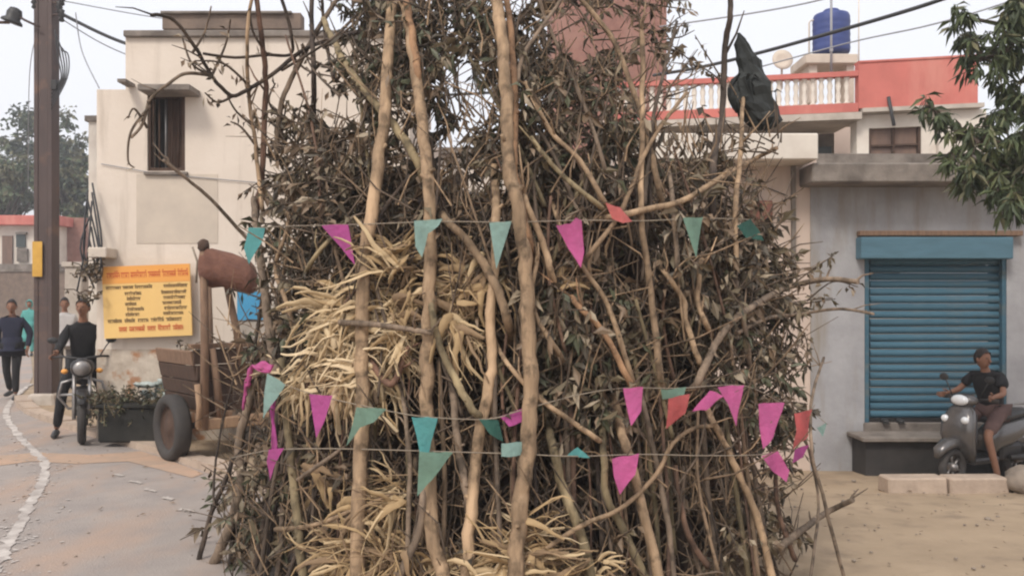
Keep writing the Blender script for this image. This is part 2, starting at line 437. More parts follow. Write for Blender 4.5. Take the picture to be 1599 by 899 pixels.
# low kerb along the road edge
mb = MB()
kp = [(-2.0, 7.6)] + edge
for i in range(len(kp) - 1):
    (x0, y0), (x1, y1) = kp[i], kp[i + 1]
    dx, dy = x1 - x0, y1 - y0
    l = math.hypot(dx, dy); nx, ny = dy / l, -dx / l
    if nx * 1 + ny * 1 < 0: nx, ny = -nx, -ny
    w = 0.22
    a, b, c, d = (x0, y0), (x1, y1), (x1 + nx * w, y1 + ny * w), (x0 + nx * w, y0 + ny * w)
    h0 = 0.09 + 0.015 * math.sin(i * 2.1)
    mb.prism([a, b, c, d], 'z', -0.02, h0)
tag(mb.build('kerb', M['kerb']), kind='structure')

# pink powder drifted across the road
def powder(name, pts, m, z):
    sheet(name, pts, z, m)
def ground_px(u, v):
    d = CAMH * F / (v - HOR)
    return ((u - 799.5) / F * d, d)
pp = [ground_px(u, v) for u, v in [(-40, 716), (60, 708), (140, 712), (220, 706), (262, 719), (318, 741), (300, 748), (200, 722), (120, 726), (50, 722), (-40, 734)]]
powder('pink_powder', pp, M['dust'], 0.016)

# hand drawn chalk line, broken and uneven
line = [(-20, 905), (0, 872), (25, 830), (50, 785), (68, 748), (68, 722), (48, 702), (24, 675), (10, 650), (15, 632), (32, 612), (50, 600)]
ls = smooth_line(line, 14)
mb = MB()
pts = [ground_px(u, v) for u, v in ls]
random.seed(3)
vs = []
for i in range(len(pts)):
    a, b = Vector((*pts[max(i - 1, 0)], 0)), Vector((*pts[min(i + 1, len(pts) - 1)], 0))
    n = (b - a); n = Vector((-n.y, n.x, 0)).normalized()
    c = Vector((*pts[i], 0)) + n * random.gauss(0, .008)
    w = .045 + .022 * mnoise.noise(Vector((i * .33, 2, 0))) + rnd(-.006, .006)
    vs += [c - n * w * rnd(.7, 1.2) + Vector((0, 0, .018)), c + Vector((0, 0, .0184)), c + n * w * rnd(.7, 1.2) + Vector((0, 0, .018))]
fs = []
for i in range(len(pts) - 1):
    o = i * 3; fs += [(o, o + 1, o + 4, o + 3), (o + 1, o + 2, o + 5, o + 4)]
mb.add(vs, fs, 0, True)
for i in range(0, len(pts) - 1):                  # crumbs beside the line
    for q in range(3):
        c = Vector((*pts[i], 0)) + Vector((random.gauss(0, .13), random.gauss(0, .13), .0195 + .0002 * q))
        r0 = rnd(.006, .02)
        mb.add([c + Vector((math.cos(an) * r0 * rnd(.6, 1.3), math.sin(an) * r0 * rnd(.6, 1.3), 0)) for an in (0, 1.2, 2.5, 3.8, 5.1)], [(0, 1, 2, 3, 4)])
tag(mb.build('chalk_line', M['chalk'], fixn=False), kind='structure')
mb = MB()
for (u, v, w) in [(186, 744, 20), (212, 755, 26), (235, 768, 24), (262, 781, 22), (292, 800, 30), (318, 838, 26)]:
    x, y = ground_px(u, v)
    sx = w / F * y * 0.5
    for q in range(9):                                   # a dab of powder: ragged flat flakes side by side
        cx_ = x + (q - 4) / 4.5 * sx; cy_ = y - (q - 4) / 4.5 * .05 + rnd(-.012, .012); h_ = rnd(.022, .05); w_ = sx / 4.5 * .48
        mb.add([(cx_ - w_, cy_ - h_ * rnd(.6, 1), .0205), (cx_ + w_, cy_ - h_ * rnd(.6, 1), .0205), (cx_ + w_, cy_ + h_ * rnd(.6, 1), .0205), (cx_ - w_, cy_ + h_ * rnd(.6, 1), .0205)], [(0, 1, 2, 3)])
tag(mb.build('chalk_dashes', M['chalk_faint'], fixn=False), kind='structure')

# litter and small stones on the earth at the right
mb = MB()
random.seed(11)
for i in range(420):
    x, y = rnd(2.0, 8.5), rnd(4.5, 11.0)
    s = rnd(0.005, 0.018) * (2.2 if random.random() < 0.06 else 1)
    z = zg(x, y) + 0.015
    if random.random() < 0.5:
        mb.blob((x, y, z), (s * 1.2, s, s * 0.6), nz=0.4, seed=i, rings=3, seg=5, mi=0)
    else:
        a = rnd(0, 6.28); l = s * 2.2
        dx, dy = math.cos(a) * l, math.sin(a) * l
        mb.add([(x - dx, y - dy, z + 0.012), (x - dy * .3, y + dx * .3, z + 0.02), (x + dx, y + dy, z + 0.012), (x + dy * .3, y - dx * .3, z + 0.014)], [(0, 1, 2, 3)], 1)
for i in range(260):
    x, y = rnd(-6.5, -1.6), rnd(5.6, 12.0)
    s = rnd(0.004, 0.014); z = .016; a = rnd(0, 6.28)
    if i % 3: mb.blob((x, y, z), (s * 1.2, s, s * 0.5), nz=0.4, seed=i, rings=3, seg=5, mi=0)
    else:
        l = s * 3.0; dx, dy = math.cos(a) * l, math.sin(a) * l
        mb.add([(x - dx, y - dy, z + 0.01), (x - dy * .3, y + dx * .3, z + 0.018), (x + dx, y + dy, z + 0.01), (x + dy * .3, y - dx * .3, z + 0.012)], [(0, 1, 2, 3)], 1)
tag(mb.build('ground_litter', [M['stone'], DRY[1]], fixn=False), 'small stones and dry leaf litter scattered on the earth and road', 'litter', kind='stuff')

# ------------------------------------------------------------------ cream house on the left
D = 11.0
house = thing('cream_house', 'cream plastered two storey house with a barred window and stepped roofline behind the cart', 'house', P(400, 686, D))
HO = house.location.copy()
def rel(p): return Vector(p) - HO
def wall_box(mb, u0, u1, v0, v1, d0, d1, mi=0, dd=None):
    """box whose front face spans the photo rectangle at depth d0"""
    a = P(u0, v0, d0); b = P(u1, v1, d0)
    mb.box(((a.x + b.x) / 2, (d0 + d1) / 2, (a.z + b.z) / 2), (b.x - a.x, d1 - d0, a.z - b.z), mi=mi)
def childbox(mb, name, m, parent, bevel=0.0):
    mb.v = [tuple(Vector(q) - parent.location) for q in mb.v]
    return mb.build(name, m, parent, bevel=bevel)

mb = MB()                                                   # front wall made of strips round the window opening
wx0, wx1, wv0, wv1 = 230, 289, 148, 267
wall_box(mb, 196, 520, 56, wv0, D, D + 0.3)                  # above the window
mb2 = MB()
wall_box(mb, 151, 196, 140, wv0, D + .001, D + 0.3)
wall_box(mb, 151, wx0, wv0, wv1, D, D + 0.3)
wall_box(mb, wx1, 640, wv0, wv1, D, D + 0.3)
wall_box(mb, 151, 640, wv1, 545, D, D + 0.3)
wall_box(mb, 520, 640, 60, wv0, D, D + 0.3)
w0 = childbox(mb, 'wall', M['cream'], house)
mb = MB()
a = P(151, 545, D); 
mb.box(((P(151, 0, D).x + P(640, 0, D).x) / 2, D + .15, (a.z - 0.0) / 2), (P(640, 0, D).x - P(151, 0, D).x, 0.3, a.z))
childbox(mb, 'plinth_wall', M['brick_base'], house)
mb = MB()                                                   # side wall going back, and the rest of the volume
xa, xb = P(151, 0, D).x, P(640, 0, D).x
zt = P(0, 140, D).z
mb.box((xa + 0.15, D + 2.4, zt / 2), (0.3, 4.2, zt))
mb.box((xb - 0.15, D + 2.4, zt / 2), (0.3, 4.2, zt))
mb.box(((xa + xb) / 2, D + 4.6, zt / 2), (xb - xa, 0.3, zt))
childbox(mb, 'side_wall', M['cream'], house)
mb = MB()
mb.box(((xa + xb) / 2, D + 2.4, zt - 0.2), (xb - xa - 0.62, 4.1, 0.15))
zt2 = P(0, 56, D).z
xc = P(196, 0, D).x
childbox(mb, 'roof_slab', M['concrete'], house)
mb = MB()
mb.box((xc + 0.1, D + 1.5, (zt + zt2) / 2 + .05), (0.2, 2.35, zt2 - zt))
mb.box(((xc + xb) / 2, D + 2.8, (zt + zt2) / 2 + .05), (xb - xc, 0.2, zt2 - zt))
childbox(mb, 'upper_wall', M['cream'], house)
mb = MB()
wall_box(mb, 192, 640, 47, 57, D - 0.06, D + 2.6)
childbox(mb, 'roof_edge', M['concrete'], house, 0.01)
mb = MB()
a = P(255, 22, D + 0.6)
wall_box(mb, 253, 470, 20, 46, D + 0.5, D + 0.7)
childbox(mb, 'parapet', M['roof_brick'], house, 0.01)
mb = MB(); wall_box(mb, 250, 455, 17, 21, D + 0.45, D + 0.75); childbox(mb, 'coping', M['concrete'], house, 0.006)
mb = MB(); wall_box(mb, 213, 340, 272, 380, D - 0.006, D + 0.01); childbox(mb, 'plaster_patch', M['cream_patch'], house)
# thin wire clipped along the wall, drip line
mb = MB(); mb.tube([P(158, 256, D - .02), P(250, 272, D - .02), P(400, 285, D - .02), P(560, 280, D - .02)], 0.006, 4); childbox(mb, 'wall_cable', M['wire'], house)
# window
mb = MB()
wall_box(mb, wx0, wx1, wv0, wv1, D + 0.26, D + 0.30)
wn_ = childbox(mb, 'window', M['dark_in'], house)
mb = MB()
wall_box(mb, wx0, wx0 + 5, wv0, wv1, D + 0.03, D + 0.12); wall_box(mb, wx1 - 5, wx1, wv0, wv1, D + 0.03, D + 0.12)
wall_box(mb, wx0 + 5, wx1 - 5, wv0, wv0 + 5, D + 0.03, D + 0.12); wall_box(mb, wx0 + 5, wx1 - 5, wv1 - 5, wv1, D + 0.03, D + 0.12)
childbox(mb, 'window_frame', M['wood_dark'], house)
for k in range(5):
    mb = MB(); u = wx0 + 9 + k * 10; mb.tube([P(u, wv0 + 3, D + 0.07), P(u, wv1 - 3, D + 0.07)], 0.012, 6); childbox(mb, 'window_bar', M['steel' if k == 2 else 'wood_dark'], house)
mb = MB(); wall_box(mb, 262, 285, 156, 262, D + 0.13, D + 0.16); childbox(mb, 'shutter_leaf', M['wood_dark'], house)
mb = MB(); wall_box(mb, 214, 296, 131, 141, D - 0.38, D - 0.002); childbox(mb, 'sunshade', M['concrete'], house, 0.01)
mb = MB(); wall_box(mb, 224, 292, 268, 273, D - 0.05, D - 0.002); childbox(mb, 'window_sill', M['concrete'], house, 0.005)
mb = MB(); wall_box(mb, 183, 196, 123, 128, D - 0.3, D - 0.02); childbox(mb, 'rain_spout', M['concrete'], house)

# sign on the wall: flat print
sign = thing('notice_board', 'yellow notice board with orange title band and dark lettering on the cream house wall', 'sign', P(231, 527, D - 0.12))
sl = sign.location
mb = MB(); wall_box(mb, 163, 300, 414, 526, D - 0.14, D - 0.11); bo = childbox(mb, 'board', M['sign_yellow'], sign)
mb = MB(); wall_box(mb, 163, 300, 414, 441, D - 0.1435, D - 0.1402); childbox(mb, 'title_band', M['sign_orange'], sign)
random.seed(21)
def letters(mb, u, v, w, h):
    """a word of joined letters hanging from a head line, too small to read"""
    y = D - 0.1455
    def rect(u0, u1, v0, v1):
        mb.add([P(u0, v0, y), P(u1, v0, y), P(u1, v1, y), P(u0, v1, y)], [(0, 3, 2, 1)])
    rect(u, u + w, v, v + h * 0.2)
    x = u + 0.4
    while x < u + w - 1.5:
        lw = rnd(1.6, 2.6)
        rect(x + lw * 0.6, x + lw * 0.6 + 0.75, v + h * .2, v + h)
        if random.random() < 0.75: rect(x, x + lw * .6, v + h * rnd(.35, .55), v + h * rnd(.6, .8))
        if random.random() < 0.2: rect(x, x + lw, v - h * .3, v - h * .12)
        x += lw + 0.5
mb = MB()
x = 170
for w in (20, 13, 25, 20, 22, 16): letters(mb, x, 424, w, 9); x += w + 2.2
childbox(mb, 'title_lettering', M['ink_red'], sign)
mb = MB(); x = 186
for w in (13, 25, 14, 20, 16): letters(mb, x, 509, w, 7.5); x += w + 3
childbox(mb, 'footer_lettering', M['ink_red'], sign)
mb = MB()
x = 168
for w in (24, 18, 28): letters(mb, x, 445, w, 5); x += w + 1.5
letters(mb, 258, 445, 38, 5)
for k in range(5):
    v = 455 + k * 8.2
    letters(mb, 197 + (k % 2) * 3, v, 26 - (k % 3) * 4, 5)
    letters(mb, 254 + (k * 3 % 5), v, 40 - (k * 5 % 11), 5)
x = 169
for w in (22, 17, 16, 20, 25): letters(mb, x, 497, w, 5.5); x += w + 4
childbox(mb, 'lettering', M['ink'], sign)
sign.rotation_euler = (0, R(-2.2), 0)

# meter box and cable clutter at the house corner
mbx = thing('meter_box', 'small cream meter box with loose cables at the left corner of the cream house', 'meter box', P(150, 402, D - .2))
mb = MB(); wall_box(mb, 137, 166, 386, 402, D - 0.3, D - 0.002); childbox(mb, 'housing', M['dish'], mbx, 0.01)
mb = MB()
random.seed(5)
for k in range(9):
    pts = [P(rnd(130, 150), rnd(280, 380), D - 0.1), P(rnd(125, 160), rnd(380, 420), D - rnd(.1, .3)), P(rnd(120, 150), rnd(420, 460), D - .1)]
    mb.tube([Vector(q) for q in smooth_line(pts, 4)], 0.012, 4)
childbox(mb, 'loose_cable', M['cable'], mbx)

# dry creeper at the corner
def leaf(mb, p, d, l, w, mi, up=None):
    d = d.normalized()
    s = d.cross(Vector((rnd(-1, 1), rnd(-1, 1), rnd(-1, 1))))
    if s.length < 1e-4: s = d.orthogonal()
    s.normalize()
    n = s.cross(d) * w * rnd(-0.5, 0.5)
    m = p + d * l * 0.5
    t = m + (d + Vector((0, 0, -rnd(.1, .9))) + s * rnd(-.4, .4)).normalized() * l * 0.5
    mb.add([p, m + s * w * .5 + n, t, m - s * w * .5 + n, m], [(0, 4, 1), (4, 2, 1), (0, 3, 4), (4, 3, 2)], mi)
mb = MB(); lf = MB()
for k in range(14):
    p0 = P(rnd(128, 160), rnd(400, 470), D - rnd(.1, .35))
    q = p0 + Vector((rnd(-.25, .15), rnd(-.15, .05), rnd(-.1, .25)))
    mb.tube([p0, (p0 + q) / 2 + Vector((0, 0, .04)), q], 0.006, 4)
    for j in range(12): leaf(lf, p0.lerp(q, rnd(0, 1)), Vector((rnd(-1, 1), rnd(-1, 1), rnd(-1, .6))), rnd(.05, .1), rnd(.025, .05), random.randrange(4))
cr = thing('creeper_plant', 'dark dry creeper growing below the meter box at the house corner', 'plant', P(145, 470, D - .2))
tag(childbox(mb, 'stem', M['bark_dark'], cr), kind='stuff'); childbox(lf, 'foliage', DRY, cr)

# ------------------------------------------------------------------ side street: row house beyond, wall pillar, far house, wall, trees
row = thing('white_row_house', 'narrow white side wall with a dark window seen along the street past the cream house', 'house', (P(140, 0, 15.6).x + .3, 17.3, 0))
mb = MB(); x0 = P(134, 0, 16).x
z1 = P(0, 190, 16).z
mb.box((x0 + .9, 17.3, z1 / 2), (1.7, 2.6, z1)); childbox(mb, 'wall', M['white'], row)
mb = MB(); mb.box((x0 - .01 + .03, 17.2, 3.0), (0.1, 1.2, 1.3)); childbox(mb, 'window', M['dark_in'], row)
mb = MB(); mb.box((x0 + .9, 17.3, z1 + .05), (1.8, 2.7, 0.1)); childbox(mb, 'roof_edge', M['concrete'], row)

pil = thing('gate_pillar', 'grey cement gate pillar standing behind the motorcyclist', 'pillar', G(118, 585) )
pil.location = (P(121, 0, 18.4).x, 18.4, 0)
pw = 30 / F * 18
mb = MB(); mb.box((0, 0, 1.2), (pw, pw, 2.4), taper=(.92, .92)); mb.build('shaft', M['concrete_light'], pil, bevel=.02)
mb = MB(); mb.box((0, 0, 2.45), (pw * 1.15, pw * 1.15, .1)); mb.build('cap', M['concrete_light'], pil, bevel=.01)

fh = thing('red_roofed_house', 'low white house with a red roof edge far down the street', 'house', (P(60, 0, 42).x, 42, 0))
mb = MB(); wall_box(mb, -60, 88, 352, 527, 42, 44); childbox(mb, 'wall', M['white'], fh)
mb = MB(); wall_box(mb, -64, 90, 336, 351, 41.5, 45); childbox(mb, 'roof', M['red_paint'], fh, .02)
mb = MB(); wall_box(mb, 88.5, 134, 340, 527, 43, 46); childbox(mb, 'brick_extension', M['tower'], fh)
mb = MB(); wall_box(mb, 3, 19, 368, 412, 41.9, 41.98); childbox(mb, 'door', M['window_brown'], fh)
mb = MB(); wall_box(mb, 25, 39, 366, 386, 41.9, 41.98); w_ = childbox(mb, 'window', M['green_dark'], fh)
mb = MB(); wall_box(mb, 24, 40, 362.5, 365.5, 41.8, 41.98); childbox(mb, 'window_frame', M['concrete'], fh)
mb = MB(); wall_box(mb, -64, 88, 412, 420, 41.2, 41.98); childbox(mb, 'ledge', M['concrete'], fh)
mb = MB(); wall_box(mb, 26, 42, 388, 408, 41.85, 41.99); childbox(mb, 'notice', M['concrete'], fh)

fw = thing('boundary_wall', 'dark brown boundary wall in front of the red roofed house', 'wall', (P(20, 0, 34).x, 34, 0))
mb = MB(); wall_box(mb, -80, 108, 424, 537, 34, 34.3); childbox(mb, 'masonry', M['roof_brick'], fw)
mb = MB(); wall_box(mb, -82, 110, 420, 424, 33.95, 34.35); childbox(mb, 'coping', M['concrete'], fw)

def far_tree(label, c, rad, trunk, n, seed, mats=FAR):
    random.seed(seed)
    t = thing('leafy_tree', label, 'tree', trunk, group='trees beyond the far house')
    tm = MB()
    b = Vector(trunk)
    top = Vector(c) + Vector((0, 0, rad[2] * .3))
    tm.tube([b, b.lerp(top, .4) + Vector((.2, 0, 0)), b.lerp(top, .75), top], [.35, .27, .16, .05], 8)
    for k in range(10):
        s = b.lerp(top, rnd(.4, .9)); a = rnd(0, 6.28)
        e = Vector(c) + Vector((math.cos(a) * rad[0] * .7, math.sin(a) * rad[1] * .7, rnd(-.4, .6) * rad[2]))
        tm.tube([s, s.lerp(e, .5) + Vector((0, 0, .3)), e], [.12, .08, .03], 5)
    tm.v = [tuple(Vector(q) - t.location) for q in tm.v]
    tm.build('trunk', M['bark_dark'], t)
    cm = MB()
    nc = n // 60
    for k in range(nc):
        while True:
            q = Vector((rnd(-1, 1), rnd(-1, 1), rnd(-1, 1)))
            if .35 < q.length < 1: break
        cc = Vector(c) + Vector((q.x * rad[0], q.y * rad[1], q.z * rad[2]))
        cr_ = rnd(.35, .8) * rad[0] * .3
        mi0 = random.choice([0, 1, 2, 3])
        for j in range(60):
            p = cc + Vector((random.gauss(0, .5), random.gauss(0, .5), random.gauss(0, .38))) * cr_
            leaf(cm, p, Vector((rnd(-1, 1), rnd(-1, 1), rnd(-1, .5))), rnd(.28, .55), rnd(.15, .3), mi0 if random.random() < .7 else random.randrange(4))
    cm.v = [tuple(Vector(q) - t.location) for q in cm.v]
    cm.build('crown', mats, t, fixn=False)
def ft(label, u0, u1, v0, v1, d, n, seed):
    c = P((u0 + u1) / 2, (v0 + v1) / 2, d)
    far_tree(label, c, ((u1 - u0) / 2 / F * d, (u1 - u0) / 2 / F * d * .8, (v1 - v0) / 2 / F * d), (c.x, c.y, 0), n, seed)
ft('tall bluish green tree rising directly behind the street pole', -5, 135, 168, 330, 62, 5000, 31)
ft('lower olive tree at the left edge above the red roofed house', -60, 62, 245, 350, 52, 3000, 32)
ft('small dull green tree between the pole and the cream house', 72, 150, 245, 360, 54, 2400, 33)
ft('dark tree low behind the red roofed house at the far left', -160, 20, 190, 360, 75, 2500, 34)

# ------------------------------------------------------------------ street pole
pd = 14.8
sp = thing('street_pole', 'tall dark brown utility pole with a yellow plate at the road edge', 'utility pole', (P(73, 0, pd).x, pd, 0))
hw = 14 / F * pd
mb = MB()
mb.box((-hw + .035, 0, 4.2), (.07, hw * 1.7, 8.6)); mb.box((hw - .035, 0, 4.2), (.07, hw * 1.7, 8.6)); mb.box((0, 0, 4.2), (hw * 2 - .141, hw * 1.55, 8.598))
mb.build('shaft', M['pole'], sp, bevel=.006)
def pz(v): return CAMH - (v - HOR) / F * pd
mb = MB(); mb.box((-.07, -hw * .86 - .035, (pz(378) + pz(432)) / 2), (.16, .012, pz(378) - pz(432))); mb.build('yellow_plate', M['yellow'], sp)
mb = MB(); mb.box((0, 0, .07), (.5, .5, .22), taper=(.8, .8)); mb.build('footing', M['concrete_light'], sp, bevel=.03)
mb = MB()
mb.tube([(-.02, -.2, pz(48)), (-.25, -.22, pz(38)), (-.42, -.22, pz(28))], .022, 6); mb.build('bracket', M['pole'], sp)
mb = MB()
rot = Matrix.Rotation(R(20), 3, 'Y')
mb.lathe([(.03, .12), (.09, .1), (.12, .02), (.11, -.06), (.16, -.1), (.17, -.14)], (-.42, -.22, pz(30)), 12, rot=rot); mb.build('lamp_head', M['black_plastic'], sp)
mb = MB(); mb.tube([(-.5, -.22, pz(42)), (-1.2, -.22, pz(41))], .025, 6); mb.build('cross_arm', M['bark_red'], sp)
for (dx, v) in ((.26, 15), (.3, 28), (-.15, 8), (.3, 3)):
    mb = MB(); mb.lathe([(.025, -.1), (.05, -.08), (.03, -.03), (.06, 0), (.035, .05), (.05, .09), (.02, .11)], (dx, -.1, pz(v)), 10); mb.build('insulator', M['black_plastic'], sp)
mb = MB()
mb.tube([(.1, -.1, pz(28)), (.34, -.1, pz(24))], .02, 5); mb.tube([(.1, -.1, pz(8)), (.34, -.1, pz(8))], .02, 5); mb.build('insulator_arm', M['pole'], sp)
mb = MB()
for k in range(5):
    x = .2 + k * .025
    mb.tube([Vector(q) for q in smooth_line([(x, -.12, pz(50 + 8 * k)), (x + .05 + .02 * k, -.14, pz(90)), (x + .1, -.12, pz(125)), (hw, -.15, pz(150 + 6 * k))], 5)], .012, 4)
mb.build('hanging_cable', M['cable'], sp)
mb = MB(); mb.box((hw + .05, -.1, pz(136)), (.1, .14, .16)); mb.build('junction_box', M['black_plastic'], sp, bevel=.01)

# ------------------------------------------------------------------ overhead wires
def wire(pts, r, m, label, n=4, grp='overhead wires'):
    mb = MB(); pp = [Vector(q) for q in smooth_line([tuple(p) for p in pts], 10)]
    mb.tube(pp, r, n)
    return tag(mb.build('overhead_wire', m, origin=pp[0]), label, 'wire', grp)
wire([P(96, 22, 14.7), P(180, 62, 14.9), P(275, 92, 15.1), P(420, 132, 15.4), P(620, 150, 16.5), P(850, 140, 18)], 0.028, M['cable'], 'thick dark cable sagging from the pole across the cream house roof')
wire([P(1020, 118, 12.3), P(1100, 104, 11.5), P(1200, 79, 10.5), P(1300, 51, 9.8), P(1400, 22, 9.1), P(1480, -4, 8.6), P(1660, -70, 7.5)], 0.022, M['cable'], 'thick dark cable crossing in front of the blue tank')
wire([P(96, 30, 14.7), P(180, 78, 15.2), P(300, 118, 16), P(520, 160, 17)], 0.010, M['wire'], 'thin wire below the thick cable left of the cream house')
wire([P(1030, 42, 16), P(1180, 20, 15), P(1290, -2, 14.5), P(1420, -40, 14)], 0.014, M['wire'], 'thin grey wire high above the white balustrade')
wire([P(1190, 104, 15), P(1330, 66, 14), P(1450, 40, 13), P(1560, 8, 12.5), P(1660, -30, 12)], 0.012, M['wire'], 'thin grey wire passing just under the blue tank')
wire([P(100, 2, 14.7), P(260, 30, 16), P(450, 52, 18)], 0.009, M['wire'], 'thin grey wire highest on the pole running to the right')
wire([P(60, 48, 14.7), P(46, 120, 16), P(44, 300, 20)], 0.007, M['wire'], 'faint hanging wire left of the pole')
wire([P(118, 20, 14.7), P(128, 80, 14.7), P(155, 138, 14)], 0.010, M['wire'], 'drop wire curving from the pole to the house step')

# ------------------------------------------------------------------ right: pale building, shop, balcony house, tower
DW = 12.0
pb = thing('pale_annex', 'pale pink plastered building with a white canopy slab left of the shop', 'building', (P(1150, 0, 11.9).x, 11.9, zg(3, 12)))
mb = MB(); wall_box(mb, 960, 1275, 250, 745, 11.9, 15.0); childbox(mb, 'wall', M['pale'], pb)
mb = MB(); wall_box(mb, 985, 1278, 208, 249, 11.3, 15.2); childbox(mb, 'canopy_slab', M['white'], pb, .015)
mb = MB(); wall_box(mb, 1237, 1243, 250, 420, 11.84, 11.898); childbox(mb, 'down_pipe', M['concrete'], pb)
mb = MB(); wall_box(mb, 1176, 1207, 313, 357, 11.7, 11.898); bx_ = childbox(mb, 'meter_box', M['meter'], pb, .012)
tag(bx_, 'reddish brown box fixed on the pale wall')
mb = MB(); mb.tube([P(1150, 270, 11.86), P(1190, 290, 11.86), P(1230, 306, 11.86)], .008, 4); childbox(mb, 'wall_cable', M['cable'], pb)

shop = thing('shop_building', 'grey washed shop with a blue roller shutter and a stained concrete ledge', 'shop', (P(1450, 0, DW).x, DW, zg(6, 12)))
s0, s1 = 1350, 1572
mb = MB()
wall_box(mb, 1266, s0, 286, 750, DW - .12, DW + .35); wall_box(mb, s1, 1760, 286, 750, DW - .12, DW + .35)
wall_box(mb, s0, s1, 286, 368, DW - .12, DW + .35)
wall_box(mb, s0, s1, 678, 752, DW + .05, DW + .35)
childbox(mb, 'wall', M['grey_wall'], shop)
mb = MB(); wall_box(mb, 1269, 1640, 254, 285, DW - .62, DW + .4); childbox(mb, 'ledge', M['concrete'], shop, .02)
mb = MB(); wall_box(mb, 1275, 1760, 240, 286, DW + .42, DW + 3.2); childbox(mb, 'roof_slab', M['concrete'], shop)
mb = MB(); wall_box(mb, 1269, 1274, 289, 745, DW + .36, DW + 3.2); wall_box(mb, 1755, 1760, 289, 745, DW + .36, DW + 3.2); childbox(mb, 'side_wall', M['grey_wall'], shop)
mb = MB(); wall_box(mb, 1343, 1598, 360, 368, DW - .24, DW - .122); childbox(mb, 'lintel', M['wood'], shop, .006)
mb = MB(); wall_box(mb, 1349, 1575, 660, 678, DW - .14, DW + .34); childbox(mb, 'threshold', M['concrete'], shop, .01)
rs = bpy.data.objects.new('roller_shutter', None); COL.objects.link(rs); rs.parent = shop
base = shop.location
rs.location = Vector((P(1461, 0, DW).x, DW, P(0, 660, DW).z)) - base
ro = base + rs.location
def rchild(mb, name, m, bevel=0.0):
    mb.v = [tuple(Vector(q) - ro) for q in mb.v]
    return mb.build(name, m, rs, bevel=bevel)
mb = MB(); wall_box(mb, 1345, 1583, 370, 404, DW - .32, DW - .122)
bxs = rchild(mb, 'shutter_box', M['shutter_box'], .012)
mb = MB(); wall_box(mb, s0 + .5, s0 + 7, 405, 659, DW - .11, DW + .03); rchild(mb, 'guide_rail', M['shutter'])
mb = MB(); wall_box(mb, s1 - 7, s1 - .5, 405, 659, DW - .11, DW + .03); rchild(mb, 'guide_rail', M['shutter'])
ns = 21
zt_, zb_ = P(0, 402, DW).z, P(0, 652, DW).z
ph = (zt_ - zb_) / ns
xa, xb = P(s0 + 7.5, 0, DW).x, P(s1 - 7.5, 0, DW).x
slat_me = None
for k in range(ns):
    if slat_me is None:
        mb = MB()
        prof = [(.03, 0), (-.012, .004), (-.035, ph * .28), (-.04, ph * .5), (-.035, ph * .72), (-.012, ph * .96), (.03, ph - .002)]
        mb.prism(prof, 'x', -(xb - xa) / 2, (xb - xa) / 2)
        o = mb.build('slat', M['shutter'], rs); slat_me = o.data
    else:
        o = bpy.data.objects.new('slat', slat_me); COL.objects.link(o); o.parent = rs
    o.location = Vector(((xa + xb) / 2, DW + rnd(-.006, .006), zb_ + k * ph)) - ro
    o.rotation_euler = (0, rnd(-.0022, .0022), 0)
mb = MB(); wall_box(mb, s0 + 7.5, s1 - 7.5, 652.5, 659.5, DW - .05, DW + .03); rchild(mb, 'bottom_bar', M['scooter_dark'])

# raised drain slab and step in front of the shop, the shaded gap painted as a dark block
ds = thing('shop_step', 'low step with a pale slab top over a gap painted dark as shade, below the shutter', 'step', (P(1400, 0, 11.6).x, 11.6, zg(6, 11.6)))
mb = MB(); wall_box(mb, 1352, 1600, 690, 745, 11.4, 11.86); childbox(mb, 'base', M['dark_in'], ds)
mb = MB(); wall_box(mb, 1348, 1604, 683, 690, 11.3, 11.87); childbox(mb, 'slab', M['concrete'], ds, .01)
# small dark sandals on the threshold
for (u, w) in ((1380, 14), (1404, 14)):
    o = thing('shoe', 'small dark shoe left on the shop threshold, ' + ('left one of the pair' if u < 1390 else 'right one of the pair'), 'shoe', P(u, 660, DW - .08))
    mb = MB(); mb.blob((0, -.02, .03), (.05, .1, .035), nz=.1); mb.build('upper', M['black_plastic'], o)
    mb = MB(); mb.box((0, -.02, .006), (.085, .2, .012)); mb.build('sole', M['rubber'], o)

# balcony house behind
bd = 15.0
def BP(u, v):           # right end nearer than the left one
    d = 15.0 + (1530 - u) / 330.0 * 0.75
    return P(u, v, d)
bh = thing('balcony_house', 'house behind the shop with a faded red parapet and white balustrade on its upper floor', 'house', (P(1400, 0, 15).x, 15.2, zg(6, 15)))
bh_o = bh.location.copy()
def slab(mb, u0, u1, v0, v1, off, thick, mi=0):
    """block following the slightly turned front of the balcony house"""
    q = [BP(u0, v0), BP(u1, v0)]
    xx0, yy0 = q[0].x, q[0].y; xx1, yy1 = q[1].x, q[1].y
    z0 = CAMH - (v1 - HOR) / F * 15.2; z1 = CAMH - (v0 - HOR) / F * 15.2
    mb.prism([(xx0, yy0 + off), (xx1, yy1 + off), (xx1, yy1 + off + thick), (xx0, yy0 + off + thick)], 'z', z0, z1)
mb = MB(); slab(mb, 1341, 1527, 93, 165, 0, .18); childbox(mb, 'parapet', M['red_paint'], bh)
mb = MB(); slab(mb, 960, 1340.5, 105, 113, 0, .18); slab(mb, 960, 1340.5, 156, 170, 0.0, .18); childbox(mb, 'balcony_rail', M['red_paint'], bh)
mb = MB(); slab(mb, 1340.7, 1528.5, 90, 93, -.02, .22); childbox(mb, 'coping', M['red_paint'], bh)
zb0, zb1 = CAMH - (156 - HOR) / F * 15.2, CAMH - (113 - HOR) / F * 15.2
hh = zb1 - zb0
bal = None
u = 966
